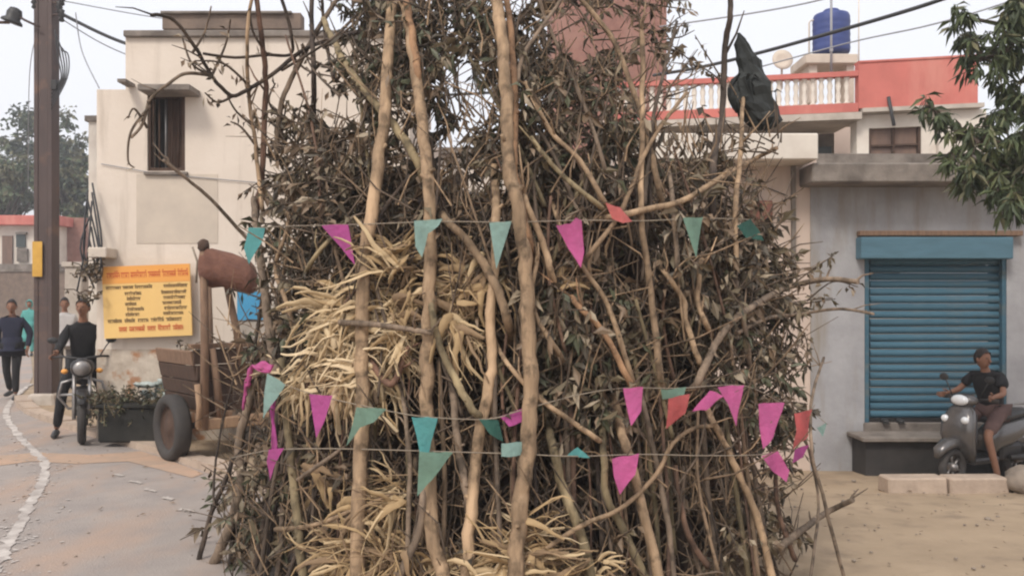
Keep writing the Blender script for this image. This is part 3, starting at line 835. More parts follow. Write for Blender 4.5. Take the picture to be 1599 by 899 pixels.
while u < 1338:
    p = BP(u, 130)
    if bal is None:
        mb = MB(); r = .055
        mb.lathe([(r, 0), (r, hh * .06), (r * .55, hh * .12), (r * .95, hh * .3), (r * .6, hh * .5), (r * .95, hh * .7), (r * .55, hh * .88), (r, hh * .94), (r, hh)], n=10)
        o = mb.build('baluster', M['white'], bh); bal = o.data
    else:
        o = bpy.data.objects.new('baluster', bal); COL.objects.link(o); o.parent = bh
    o.location = Vector((p.x, p.y + .09, zb0)) - bh_o
    u += 13.3
mb = MB(); slab(mb, 960, 1345, 171, 182, -.03, 1.35); slab(mb, 1345.5, 1535, 165.5, 172, -.05, 1.4); childbox(mb, 'balcony_floor', M['concrete_light'], bh)
mb = MB(); slab(mb, 1345, 1364, 172.5, 420, .2, .3); slab(mb, 1447, 1470, 172.5, 420, .2, .3); slab(mb, 1364, 1447, 172.5, 194, .2, .3); slab(mb, 1364, 1447, 251, 420, .2, .3); slab(mb, 1470, 1545, 172.5, 420, .1, .4); childbox(mb, 'wall', M['white'], bh)
mb = MB(); slab(mb, 1364, 1447, 194, 251, .3, .1); childbox(mb, 'window', M['window_brown'], bh)
mb = MB(); slab(mb, 1364, 1368, 194, 251, .22, .08); slab(mb, 1443, 1447, 194, 251, .22, .08); slab(mb, 1403, 1407, 194, 251, .24, .06); slab(mb, 1368, 1403, 220, 223, .24, .06); slab(mb, 1407, 1443, 220, 223, .24, .06); childbox(mb, 'window_frame', M['wood_dark'], bh)
mb = MB(); slab(mb, 960, 1345, 182.5, 420, 1.3, .2); childbox(mb, 'back_wall', M['concrete'], bh)
mb = MB(); slab(mb, 1279, 1338, 206, 258, 1.22, .06); childbox(mb, 'door', M['green_dark'], bh)  # dark panel painting in the shade of the open recess
mb = MB(); slab(mb, 960, 1535, 110, 420, 3.2, .2); childbox(mb, 'rear_wall', M['pale'], bh)
mb = MB(); q = BP(1385, 160); mb.tube([Vector((q.x, q.y - .06, CAMH + (HOR - 150) / F * 15.2)), Vector((q.x + .08, q.y - .1, CAMH + (HOR - 196) / F * 15.2))], .03, 6); childbox(mb, 'rain_spout', M['cable'], bh)

# roof tank on its slab, dish, mast
td = 16.6
sl_ = thing('tank_platform', 'cream concrete platform under the blue water tank', 'platform', P(1300, 100, td))
mb = MB(); wall_box(mb, 1258, 1340, 84, 99, td - .4, td + .5); childbox(mb, 'slab', M['dish'], sl_, .015)
mb = MB(); wall_box(mb, 1264, 1276, 99.5, 160, td - .3, td + .3); childbox(mb, 'support', M['dish'], sl_)
mb = MB(); wall_box(mb, 1322, 1334, 99.5, 160, td - .3, td + .3); childbox(mb, 'support', M['dish'], sl_)
tk = thing('water_tank', 'dark blue plastic water tank on the roof platform', 'water tank', P(1298, 84, td + .05))
tr = 28 / F * td; th_ = 60 / F * td
mb = MB()
prof = [(tr * .96, 0), (tr, .03)]
for k in range(5):
    z = .06 + k * (th_ - .12) / 5
    prof += [(tr, z), (tr * 1.02, z + .03), (tr, z + .06)]
prof += [(tr, th_ - .06), (tr * .93, th_), (tr * .5, th_ + .05)]
mb.lathe(prof, n=24); mb.build('shell', M['tank_blue'], tk)
mb = MB(); mb.lathe([(tr * .45, th_ + .03), (tr * .45, th_ + .08), (tr * .38, th_ + .1)], n=18); mb.build('lid', M['tank_blue'], tk)
mb = MB(); x = -tr - .08; mb.tube([(x, 0, -.2), (x, 0, th_ * .8), (x + .03, 0, th_ * .86), (-tr + .02, 0, th_ * .87)], .018, 6); mb.build('pipe', M['white'], tk)
ms = thing('roof_mast', 'thin pale mast standing in front of the blue tank', 'mast', P(1298, 100, td - .6))
mb = MB(); h = 110 / F * td; mb.tube([(0, 0, -.3), (0, 0, h)], .022, 6); mb.build('rod', M['wire'], ms)
mb = MB(); mb.box((0, 0, h * .2), (.05, .05, .08)); mb.build('clamp', M['wire'], ms)
ms2 = thing('thin_mast', 'very thin upright pipe right of the blue tank', 'mast', P(1341, 95, td))
mb = MB(); mb.tube([(0, 0, -.4), (0, 0, 1.25)], .013, 6); mb.build('rod', M['white'], ms2)
dh = thing('satellite_dish', 'round cream satellite dish above the white balustrade', 'dish', P(1222, 108, 16.2))
mb = MB(); rr = .19; rot = Matrix.Rotation(R(80), 3, 'X')
mb.lathe([(.01, -.06), (rr * .5, -.045), (rr * .85, -.015), (rr, .0), (rr, .012), (rr * .5, -.02), (.012, -.035)], (0, 0, .17), 20, rot=rot); mb.build('reflector', M['dish'], dh)
mb = MB(); mb.tube([(0, 0.05, -.35), (0, .05, .17)], .02, 6); mb.build('post', M['dish'], dh)

# red brick tower behind the heap
tw = thing('brick_tower', 'tall dusty red brick building block rising behind the heap', 'tower', (P(950, 0, 21).x, 22, -.6))
mb = MB(); wall_box(mb, 862, 1041, -160, 560, 20.5, 23.5); childbox(mb, 'wall', M['tower'], tw)
mb = MB(); wall_box(mb, 858, 1045, -172, -160.5, 20.3, 23.7); childbox(mb, 'roof_edge', M['concrete'], tw)

# low pale house closing the view behind the heap
lb = thing('far_pale_house', 'pale house glimpsed through the gaps behind the heap', 'house', (P(760, 0, 24).x, 25, 0))
mb = MB(); wall_box(mb, 610, 880, 240, 520, 24, 26); childbox(mb, 'wall', M['white'], lb)
mb = MB(); wall_box(mb, 605, 861, 230, 239, 23.7, 26.2); childbox(mb, 'roof_edge', M['concrete'], lb)
mb = MB(); wall_box(mb, 700, 760, 300, 370, 23.95, 23.99); childbox(mb, 'window', M['dark_in'], lb)

# white kerb block and stone near the scooter
kb = G(1482, 768)
kd = 10.0
kerb = thing('white_kerb_block', 'long whitish kerb stone lying on the earth in front of the scooter', 'kerb stone', (P(1482, 0, kd).x, kd + .15, zg(5, kd)))
mb = MB(); L_ = 192 / F * kd
rot = Matrix.Rotation(R(2), 3, 'Z')
for k in range(2):
    mb = MB(); mb.box((-L_ / 4 + k * L_ / 2 + .004 * k, 0, .07), (L_ / 2 - .012, .3, .19), rot, taper=(.99, .9)); mb.build('stone', M['kerb'], kerb, bevel=.018)
st = thing('grey_boulder', 'rough grey brown boulder at the right edge beside the kerb stone', 'stone', (P(1603, 0, 10.0).x, 10.05, zg(6, 10)))
mb = MB(); mb.blob((0, 0, .12), (.2, .22, .17), nz=.35, seed=4, rings=8, seg=12); mb.build('rock', M['stone'], st)

# ------------------------------------------------------------------ the heap of branches
HX, HY = -0.03, 7.2
PROF = [(-0.6, 2.45), (-0.25, 2.36), (1.13, 2.07), (2.3, 1.90), (3.2, 1.62), (3.6, 1.47), (4.1, 1.18), (5.2, 0.75), (6.0, 0.3)]
def hr(z):
    if z <= PROF[0][0]: return PROF[0][1]
    for (z0, r0), (z1, r1) in zip(PROF, PROF[1:]):
        if z <= z1: return r0 + (r1 - r0) * (z - z0) / (z1 - z0)
    return 0.2
def H(u, v, o=0.0):
    """point on the front of the heap (pushed out by o metres) seen at a photo pixel"""
    best, bd_ = None, 1e9
    d = 3.6
    while d < HY + 0.2:
        p = P(u, v, d)
        g = math.hypot(p.x - HX, p.y - HY) - hr(p.z) - o
        if g <= 0: return p
        if g < bd_: bd_, best = g, p
        d += 0.02
    return best
def stick_mesh(mb, pts, r0, r1=None, n=7, knots=0.06, seed=0, mi=0, per=4):
    """bent branch through 3-D control points with knobbly radius"""
    r1 = r0 * 0.75 if r1 is None else r1
    sp_ = smooth_line([tuple(p) for p in pts], per)
    k = len(sp_)
    rr, pp = [], []
    for i, q in enumerate(sp_):
        t = i / (k - 1)
        nz = mnoise.noise(Vector((i * 0.6 + seed * 7.3, seed, 0.3))) + .6 * max(0, mnoise.noise(Vector((i * 2.3, seed * 3.1, 4))))
        rr.append((r0 + (r1 - r0) * t) * (1 + knots * 1.6 * nz))
        w = r0 * 0.38
        pp.append(Vector(q) + Vector((mnoise.noise(Vector((i * .55, seed, 1.1))), mnoise.noise(Vector((i * .55, seed, 5.1))), 0)) * w)
    mb.tube(pp, rr, n, mi)
    return pp

# traced sticks: (name, bark, width px at mid, outward offset, [(u, v) ...] from the foot upwards, label)
ST = [
 ('pole', 'tan', 24, .16, [(548, 1010), (556, 899), (561, 750), (566, 620), (564, 520), (570, 400), (585, 300), (600, 180), (605, 110), (612, 0), (616, -70)], 'stout tan pole left of centre running the full height past the cream straw'),
 ('pole', 'tan', 23, .14, [(704, 1010), (692, 899), (674, 824), (668, 700), (666, 600), (669, 500), (671, 420), (670, 300), (662, 220), (652, 130), (641, 60), (630, 0), (622, -70)], 'thick pole with a peeled orange top that the pale aqua pennant wraps around'),
 ('pole', 'tan', 26, .2, [(798, 1010), (805, 899), (812, 790), (822, 720), (828, 620), (825, 520), (820, 420), (810, 330), (795, 260), (790, 150), (784, 60), (774, 0), (768, -70)], 'tallest stout tan pole right of centre, from straw at its foot to the top'),
 ('pole', 'orange', 14, .17, [(835, 430), (826, 380), (815, 330), (802, 260), (804, 180), (800, 80), (792, 0)], 'split reddish stick pressed against the right side of the tallest pole'),
 ('pole', 'tan', 20, .13, [(720, 1010), (728, 899), (735, 800), (745, 700), (760, 620), (768, 560), (765, 500), (772, 420), (775, 330), (770, 250)], 'bent brown pole with a pale scar just left of the tallest pole'),
 ('branch', 'tan', 15, .17, [(797, 540), (793, 500), (766, 430), (727, 373), (700, 347), (682, 322)], 'slanting tan branch crossing below the second pale pennant of the top row'),
 ('branch', 'green', 13, .18, [(765, 630), (746, 648), (722, 612), (700, 570), (684, 530), (674, 480), (672, 440)], 'olive branch curving into a fork at the bent brown pole'),
 ('branch', 'green', 14, .06, [(680, 330), (655, 260), (622, 205), (587, 163), (545, 108), (517, 57), (505, 30)], 'olive green cut branch slanting up to the left near the top'),
 ('branch', 'dark', 10, .05, [(560, 50), (480, 75), (423, 118), (392, 137), (364, 150), (345, 136), (330, 118), (305, 75), (274, 34), (250, 24), (236, 24)], 'long dark twig hooking far out left in front of the cream house roof'),
 ('branch', 'dark', 8, .06, [(430, -30), (448, 25), (455, 56), (454, 85), (417, 86), (367, 90), (317, 84)], 'dark twig bent at a right angle above the cream house window'),
 ('branch', 'grey', 8, .07, [(330, 118), (290, 115), (262, 132), (235, 155), (222, 195), (205, 215)], 'drooping grey twig reaching across the house window'),
 ('branch', 'red', 10, .08, [(398, 350), (403, 310), (409, 280), (413, 187), (415, 125), (409, 62), (401, 0), (396, -60)], 'upright reddish stick at the left edge before the cream wall'),
 ('branch', 'tan', 7, .06, [(410, 330), (401, 249), (398, 215), (389, 156), (386, 56), (396, -20)], 'thin upright stick beside the reddish one at the left edge'),
 ('branch', 'grey', 15, .1, [(432, 590), (424, 540), (416, 480), (408, 420), (402, 370), (396, 310)], 'knobbly grey brown branch at the left below the first teal pennant'),
 ('branch', 'grey', 9, .05, [(400, 385), (385, 372), (330, 312), (280, 270), (255, 250)], 'long bare stick poking out left towards the house window'),
 ('pole', 'green', 16, .1, [(478, 990), (473, 899), (462, 786), (454, 720), (447, 635), (440, 560)], 'mossy stick at lower left just right of the drooping magenta pennant'),
 ('pole', 'grey', 17, .06, [(300, 960), (325, 899), (355, 830), (375, 752), (374, 684), (402, 590), (415, 560)], 'pale bent stick forming the lower left edge of the heap'),
 ('branch', 'dark', 9, .12, [(296, 930), (306, 892), (330, 801), (356, 741), (362, 715)], 'outermost dark curved stick at the lower left corner'),
 ('branch', 'dark', 4, .14, [(334, 790), (334, 749), (340, 700), (352, 640), (365, 590)], 'thin dark twig standing in front of the cart wheel'),
 ('branch', 'grey', 9, .1, [(636, 900), (638, 800), (640, 720), (632, 640), (624, 570)], 'thin grey stick between the two left poles'),
 ('pole', 'green', 18, .1, [(936, 980), (923, 899), (904, 824), (878, 760), (862, 690), (850, 640)], 'olive slanting stick left of the lower teal pennant'),
 ('pole', 'green', 14, .1, [(1030, 960), (1006, 899), (968, 816), (946, 771), (942, 684), (930, 610)], 'olive crooked stick just left of the lower pink pennant'),
 ('pole', 'tan', 18, .13, [(1045, 980), (1029, 899), (1006, 805), (991, 741), (972, 680), (955, 600)], 'yellowish thick stick passing behind the lower pink pennant'),
 ('pole', 'grey', 11, .1, [(1058, 980), (1051, 899), (1044, 824), (1029, 741), (1006, 635), (990, 560)], 'thin stick slanting beside the yellowish one below the upper pink pennant'),
 ('pole', 'tan', 13, .13, [(1210, 950), (1202, 884), (1180, 801), (1157, 748), (1131, 692), (1108, 647), (1092, 600)], 'tan stick slanting down to the right below the twin pink pennants'),
 ('branch', 'tan', 8, .16, [(800, 900), (829, 873), (908, 820), (968, 794), (1021, 745), (1051, 692), (1082, 669), (1112, 665), (1128, 670)], 'thin curved branch arching across the lower right poles'),
 ('branch', 'tan', 9, .17, [(950, 700), (931, 684), (893, 658), (836, 616), (787, 560), (770, 520)], 'thin branch slanting right across the middle from the tallest pole'),
 ('branch', 'grey', 12, .15, [(1075, 620), (1087, 600), (1118, 537), (1139, 506), (1180, 475), (1232, 448), (1290, 436), (1340, 440)], 'forked grey branch reaching out to the right before the shop wall'),
 ('branch', 'tan', 9, .14, [(1118, 537), (1104, 510), (1090, 472), (1092, 430), (1096, 405), (1118, 385)], 'left arm of the fork rising toward the green pennant'),
 ('branch', 'tan', 10, .16, [(920, 345), (960, 338), (1014, 326), (1069, 312), (1135, 271), (1175, 250), (1213, 231)], 'long tan branch rising right across the pale wall'),
 ('branch', 'tan', 8, .16, [(900, 430), (915, 403), (967, 335), (1003, 249), (1030, 200), (1072, 145)], 'slanting twig that crosses behind the small coral pennant'),
 ('pole', 'dark', 12, .08, [(1118, 420), (1112, 330), (1117, 227), (1128, 183), (1132, 73), (1141, 20), (1137, -40)], 'dark upright branch against the sky left of the black plastic'),
 ('pole', 'tan', 10, .12, [(1050, 380), (1030, 300), (1014, 227), (1000, 176), (959, 66), (908, 0), (890, -30)], 'slender tan stick leaning left in front of the brick tower'),
 ('pole', 'tan', 11, .13, [(1040, 660), (1032, 595), (1022, 506), (1011, 413), (1001, 334), (1003, 183), (1003, 62), (1000, 50)], 'upright yellowish stick with a cut top in front of the balustrade end'),
 ('branch', 'grey', 7, .12, [(950, 290), (945, 264), (919, 183), (878, 88), (849, 22), (838, -20)], 'thin grey stick leaning left right of the tallest pole top'),
 ('branch', 'grey', 7, .16, [(808, 130), (816, 88), (842, 48), (871, 7), (882, -20)], 'grey twig slanting up to the right from the tallest pole'),
 ('branch', 'tan', 9, .12, [(975, 350), (945, 316), (904, 249), (860, 205), (820, 128)], 'tan twig slanting down to the coral pennant'),
 ('branch', 'green', 9, .14, [(960, 345), (933, 319), (875, 271), (838, 227), (815, 190)], 'olive twig right of the tallest pole above the pink pennant'),
 ('branch', 'tan', 12, .12, [(870, 470), (860, 427), (850, 386), (819, 307), (805, 240)], 'brown slanting stick just right of the tallest pole, left of the pink pennant'),
 ('branch', 'tan', 9, .12, [(1000, 640), (987, 592), (950, 479), (912, 420), (881, 369), (857, 300)], 'long thin stick slanting down behind the tip of the top pink pennant'),
 ('branch', 'orange', 11, .14, [(1000, 625), (984, 599), (943, 520), (898, 472), (890, 455)], 'light tan stick slanting through the dark gap right of centre'),
 ('branch', 'tan', 9, .15, [(885, 575), (874, 554), (832, 479), (839, 403), (842, 370)], 'crooked thin stick beside the tallest pole in the middle'),
 ('branch', 'grey', 9, .1, [(1068, 480), (1060, 437), (1049, 300), (1040, 240)], 'upright grey twig left of the green pennant'),
 ('branch', 'tan', 10, .13, [(1105, 620), (1094, 572), (1070, 499), (1068, 470), (1039, 427), (1020, 410)], 'bent stick with a pale break below the green pennant'),
 ('pole', 'tan', 9, .17, [(1150, 420), (1148, 330), (1156, 240), (1160, 150)], 'pale stick that holds up the black plastic'),
 ('branch', 'grey', 10, .22, [(530, 503), (590, 507), (657, 517), (675, 520)], 'short grey stick lying level across the straw'),
 ('branch', 'tan', 8, .12, [(430, 826), (488, 820), (549, 797), (609, 771), (625, 760)], 'thin stick lying across the lower left poles'),
 ('branch', 'grey', 7, .12, [(455, 755), (466, 748), (530, 703), (545, 695)], 'short slanting twig left of the stout pole'),
 ('branch', 'grey', 14, .1, [(733, 830), (730, 779), (718, 711), (707, 620), (700, 560)], 'grey stick right of the teal pennant in the dark lower middle'),
 ('branch', 'grey', 14, .15, [(600, 960), (624, 899), (656, 824), (661, 760), (662, 711)], 'crooked grey stick below the hanging green triangle pennant'),
 ('branch', 'grey', 12, .1, [(1210, 860), (1245, 832), (1290, 800), (1332, 780)], 'bare stub of a branch sticking out level at the lower right over the earth'),
 ('branch', 'grey', 6, .3, [(1330, 930), (1316, 893), (1284, 770), (1268, 706), (1268, 620), (1287, 558)], 'outermost slender twig standing at the right edge over the earth'),
 ('branch', 'grey', 5, .25, [(1262, 930), (1272, 850), (1278, 780), (1262, 700), (1240, 640)], 'second slender twig at the right edge, inside the outermost one'),
 ('branch', 'grey', 6, .12, [(1150, 520), (1200, 496), (1250, 490), (1310, 482), (1365, 490)], 'thin twig pointing level to the right in front of the shop wall'),
 ('branch', 'dark', 9, .05, [(490, 200), (490, 117), (487, 40), (487, -30)], 'dark upright stick left of the top between roof and leaves'),
 ('branch', 'dark', 6, .05, [(520, 120), (507, 50), (503, 0), (500, -30)], 'thin dark stick beside the dark upright one at the top left'),
 ('branch', 'grey', 9, .05, [(430, 250), (440, 160), (470, 95), (500, 40), (540, -20)], 'grey stick slanting up right over the cream house roof'),
 ('branch', 'green', 8, .1, [(470, 470), (480, 420), (520, 370), (580, 330)], 'thin curved stick behind the first magenta pennant'),
 ('branch', 'tan', 7, .12, [(490, 610), (450, 480), (430, 420), (447, 360), (460, 290)], 'thin pale forked stick in the leaves at the left'),
 ('branch', 'grey', 9, .08, [(1160, 640), (1170, 560), (1150, 440), (1160, 380)], 'grey stick among the right hand leaves'),
 ('branch', 'red', 12, .1, [(575, 560), (610, 600), (630, 560), (640, 540)], 'reddish brown bark strip below the short level stick'),
]
random.seed(101)
for i, (nm, bk, w, off, pl, lab) in enumerate(ST):
    pts = [H(u, v, off) for u, v in pl]
    for e in (0, -1):                                     # ends that stop inside the heap run back into it
        u, v = pl[e]
        if 450 < u < 1180 and 160 < v < 880 and 'level' not in lab and 'holds up' not in lab:
            pts[e] = H(u, v, off - .34)
    md = sum(p.y for p in pts) / len(pts)
    r = 0.43 * w / F * md
    if pl[-1][0] < 330 or 'house window' in lab or 'right angle' in lab: r *= .72
    mb = MB()
    pp = stick_mesh(mb, pts, r * 1.15, r * 0.85, 9, seed=i + 1, per=6)
    # short snags where side shoots were lopped
    if w > 12:
        for k in range(3):
            q = pp[random.randrange(2, len(pp) - 2)]
            d = Vector((rnd(-1, 1), rnd(-1, 0), rnd(.2, 1))).normalized()
            mb.tube([q, q + d * r * 1.8], [r * .45, r * .3], 5)
    else:
        for k in range(3):
            j = random.randrange(len(pp) // 2, len(pp) - 1); q = pp[j]
            d = (pp[-1] - pp[0]).normalized() * .5 + Vector((rnd(-1, 1), rnd(-.4, .3), rnd(-.2, .6))) * .7
            l = rnd(.1, .32)
            mb.tube([q, q + d * l * .5 + Vector((0, 0, .02)), q + d * l + Vector((rnd(-.04, .04), 0, rnd(0, .06)))], [r * .5, r * .35, r * .18], 5)
    # snags grow out of the stick: one mesh, one object
    o = mb.build(nm, M['bark_' + bk], origin=pp[0])
    tag(o, lab, 'stick', 'long sticks and poles of the heap')
    if 'peeled' in lab:                                    # strip where the bark has come away
        k0 = int(len(pp) * .74); mb = MB()
        mb.tube([q + Vector((.012, -r * .42, 0)) - pp[0] for q in pp[k0:-1]], [r * .35] + [r * .72] * (len(pp) - k0 - 3) + [r * .6], 8)
        mb.build('peeled_wood', M['bark_orange'], o)

# plain sticks that nothing tells apart
random.seed(55)
FILL = []
barks = ['tan', 'grey', 'grey', 'green', 'dark', 'red', 'grey']
used_labels = set()
for k in range(230):
    if len(used_labels) >= 125: break
    if k % 2 == 0:                                   # lower half: foot on the ground, leaning in
        u0 = rnd(335, 1250); v0 = rnd(860, 1000)
        lean = (790 - u0) * rnd(.05, .24)
        vt = rnd(420, 760)
        pl = [(u0, v0), (u0 + lean * .45 + rnd(-12, 12), (v0 + vt) / 2 + rnd(-20, 20)), (u0 + lean + rnd(-18, 18), vt)]
    else:
        u0 = rnd(450, 1170); v0 = rnd(300, 720)
        if v0 < 460: u0 = rnd(480, 1040)
        l = rnd(120, 300); a = rnd(-.5, .5) + (790 - u0) / 1400
        pl = [(u0, v0), (u0 + math.sin(a) * l * .5 + rnd(-14, 14), v0 - l * .5), (u0 + math.sin(a) * l + rnd(-14, 14), v0 - l * math.cos(a))]
    off = rnd(-.10, .13)
    pts = [H(u, v, off) for u, v in pl]
    mb = MB(); w = rnd(4, 11) if k % 2 == 0 else rnd(3.5, 8)
    md = sum(p.y for p in pts) / 3
    pp = stick_mesh(mb, pts, .5 * w / F * md, None, 6, seed=k + 200, per=5)
    bk = random.choice(barks)
    tone = dict(tan='tan', grey='grey brown', green='olive', dark='dark', red='reddish')[bk]
    um, vm = pl[1]
    if vm < 520:
        zone = 'left of the stout tan pole, upper heap' if um < 590 else 'between the tall poles, upper heap' if um < 830 else 'near the top pink pennant' if um < 1010 else 'near the faded green pennant of the upper string'
    else:
        zone = 'at the lower left edge of the heap' if um < 440 else 'beside the mossy stick, lower heap' if um < 550 else 'around the teal pennant, lower heap' if um < 700 else 'beside the foot of the tallest pole' if um < 860 else \
               'near the broad pink pennant, lower heap' if um < 1040 else 'below the twin pink pennants' if um < 1170 else 'at the lower right edge of the heap'
    sl_a = (pl[-1][0] - pl[0][0]) / (pl[0][1] - pl[-1][1])
    slant = 'leaning left' if sl_a < -.13 else 'leaning right' if sl_a > .13 else 'nearly upright'
    thick = 'very thin' if w < 5.5 else 'thin' if w < 8.5 else 'finger thick'
    lab = thick + ' ' + tone + ' branch, ' + slant + ' ' + zone
    if lab in used_labels: continue
    used_labels.add(lab)
    o = mb.build('branch', M['stick_' + bk], origin=pp[0])
    tag(o, lab, 'stick', 'plain branches leaned in the heap')

# inner packing of the heap: many thick branches and logs, inner shade put into their dark colour
random.seed(61)
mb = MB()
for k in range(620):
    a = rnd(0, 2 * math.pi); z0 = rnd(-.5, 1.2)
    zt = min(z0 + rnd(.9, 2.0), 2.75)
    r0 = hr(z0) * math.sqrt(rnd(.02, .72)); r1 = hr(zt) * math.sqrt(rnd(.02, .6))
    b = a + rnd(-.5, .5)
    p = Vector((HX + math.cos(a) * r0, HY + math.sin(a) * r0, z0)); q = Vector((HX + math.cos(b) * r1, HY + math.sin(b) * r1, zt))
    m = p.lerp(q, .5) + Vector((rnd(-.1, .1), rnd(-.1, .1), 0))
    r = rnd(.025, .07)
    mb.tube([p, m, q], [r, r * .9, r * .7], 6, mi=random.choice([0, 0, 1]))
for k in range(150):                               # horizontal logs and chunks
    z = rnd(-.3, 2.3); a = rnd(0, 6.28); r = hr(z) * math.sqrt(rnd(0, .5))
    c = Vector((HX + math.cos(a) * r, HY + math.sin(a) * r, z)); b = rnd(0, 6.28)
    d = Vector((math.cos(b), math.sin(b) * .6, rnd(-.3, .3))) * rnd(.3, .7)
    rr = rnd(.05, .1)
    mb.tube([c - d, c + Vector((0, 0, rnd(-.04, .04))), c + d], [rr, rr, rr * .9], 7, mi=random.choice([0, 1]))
tag(mb.build('inner_brushwood', [M['bark_dark'], M['wood_dark'], M['bark_grey']], fixn=False), 'inner packing of branches and logs, painted dark for the shade inside the heap', 'brushwood', kind='stuff')

# leafy boughs: dense dark dry foliage round the top and flanks
def region_point(reg):
    (u0, u1, v0, v1, o0, o1) = reg
    return H(rnd(u0, u1), rnd(v0, v1), rnd(o0, o1))
GAPS = [(745, 150, 42), (705, 120, 22), (660, 232, 24), (560, 232, 20), (485, 250, 18), (1030, 228, 34), (905, 215, 22), (880, 272, 20), (885, 55, 34), (960, 45, 40), (790, 300, 18), (612, 250, 16), (720, 215, 20), (1000, 120, 40), (535, 180, 26), (700, 40, 18), (520, 300, 16), (930, 130, 20)]
def pix(p):
    return 799.5 + p.x / p.y * F, HOR - (p.z - CAMH) / p.y * F
def in_gap(p, k=1.0):
    u, v = pix(p)
    return any((u - a) ** 2 + (v - b) ** 2 < (r * k) ** 2 for a, b, r in GAPS)
def bough(tw, lf, p, d, length, nl, ll, pal):
    if in_gap(p): return
    d = d.normalized()
    mid = p + d * length * .5 + Vector((rnd(-1, 1), rnd(-1, 1), rnd(-1, 1))) * length * .12
    e = p + d * length + Vector((rnd(-.3, .3), rnd(-.3, .3), rnd(-.35, .05))) * length * .5
    tw.tube([p, mid, e], [.008, .006, .003], 4, caps=False)
    tone = random.choice(pal); ll *= 1.22
    for k in range(nl):
        t = rnd(.12, 1.0)
        q = p.lerp(mid, t * 2) if t < .5 else mid.lerp(e, t * 2 - 1)
        if in_gap(q, .75): continue
        dd = d * .4 + Vector((rnd(-1, 1), rnd(-1, 1), rnd(-1.7, .35)))
        leaf(lf, q, dd, rnd(.5, 1.3) * ll, rnd(.22, .46) * ll, tone if random.random() < .6 else random.choice(pal))
REG = [  # region, boughs, palette weights
 ((560, 760, 0, 140, -.5, .05), 300, [0, 2, 2, 4, 4, 1]),
 ((640, 860, 30, 330, -.7, .0), 300, [0, 2, 2, 1, 3]),
 ((455, 600, 190, 340, -.45, .0), 330, [0, 1, 2, 2, 1, 3]),
 ((480, 700, 210, 420, -.6, -.04), 230, [0, 1, 2, 2, 1]),
 ((820, 980, 90, 330, -.6, .0), 360, [0, 2, 2, 4, 1, 3]),
 ((860, 1030, 0, 80, -.6, -.05), 75, [1, 2, 0]),
 ((1010, 1110, 230, 350, -.45, .0), 90, [0, 1, 2, 3]),
 ((1030, 1195, 340, 480, -.4, .06), 280, [0, 1, 2, 2, 3]),
 ((1080, 1215, 400, 680, -.4, .06), 330, [0, 1, 2, 4, 2, 3]),
 ((1100, 1210, 640, 899, -.4, -.04), 95, [0, 1, 2, 3]),
 ((445, 515, 330, 580, -.35, .0), 230, [0, 2, 4, 2, 1]),
 ((840, 960, 440, 680, -.35, .05), 230, [4, 0, 2, 3, 1]),
 ((700, 860, 330, 520, -.5, -.05), 150, [0, 1, 2]),
 ((375, 460, 740, 960, -.3, -.04), 150, [0, 4, 3, 1]),
 ((420, 560, 560, 760, -.4, -.1), 70, [0, 1, 2]),
 ((900, 1100, 480, 760, -.5, -.1), 190, [0, 1, 2]),
 ((570, 830, 560, 800, -.5, -.2), 110, [1, 2, 2]),
 ((440, 1180, 800, 1000, -.4, -.1), 130, [0, 1, 2, 1]),
]
random.seed(77)
tw, lf = MB(), MB()
for reg, n, pal in REG:
    for k in range(int(n * (.56 if reg[3] < 430 else .62))):
        p = region_point(reg)
        out = Vector((p.x - HX, p.y - HY, 0)).normalized()
        bough(tw, lf, p, out * rnd(-.2, .8) + Vector((rnd(-.8, .8), rnd(-.5, .5), rnd(-.7, 1.1))), rnd(.18, .42), 12, rnd(.06, .11), pal)
# boughs round the hidden sides and back of the heap
for k in range(420):
    a = rnd(0, math.pi); z = rnd(.2, 2.9); r = hr(z) * rnd(.6, .86)
    p = Vector((HX + math.cos(a) * r, HY + math.sin(a) * r, z))
    bough(tw, lf, p, Vector((math.cos(a) * .3, math.sin(a), rnd(-.4, .8))), rnd(.2, .3), 11, rnd(.06, .1), [0, 1, 2, 4])
# crown above the frame
for k in range(420):
    a = rnd(0, 6.28); z = rnd(3.9, 5.4); r = hr(z) * math.sqrt(rnd(.05, 1))
    p = Vector((HX + math.cos(a) * r, HY + math.sin(a) * r, z))
    bough(tw, lf, p, Vector((math.cos(a), math.sin(a), rnd(-.4, .8))), rnd(.2, .4), 11, rnd(.06, .1), [0, 1, 2, 4])
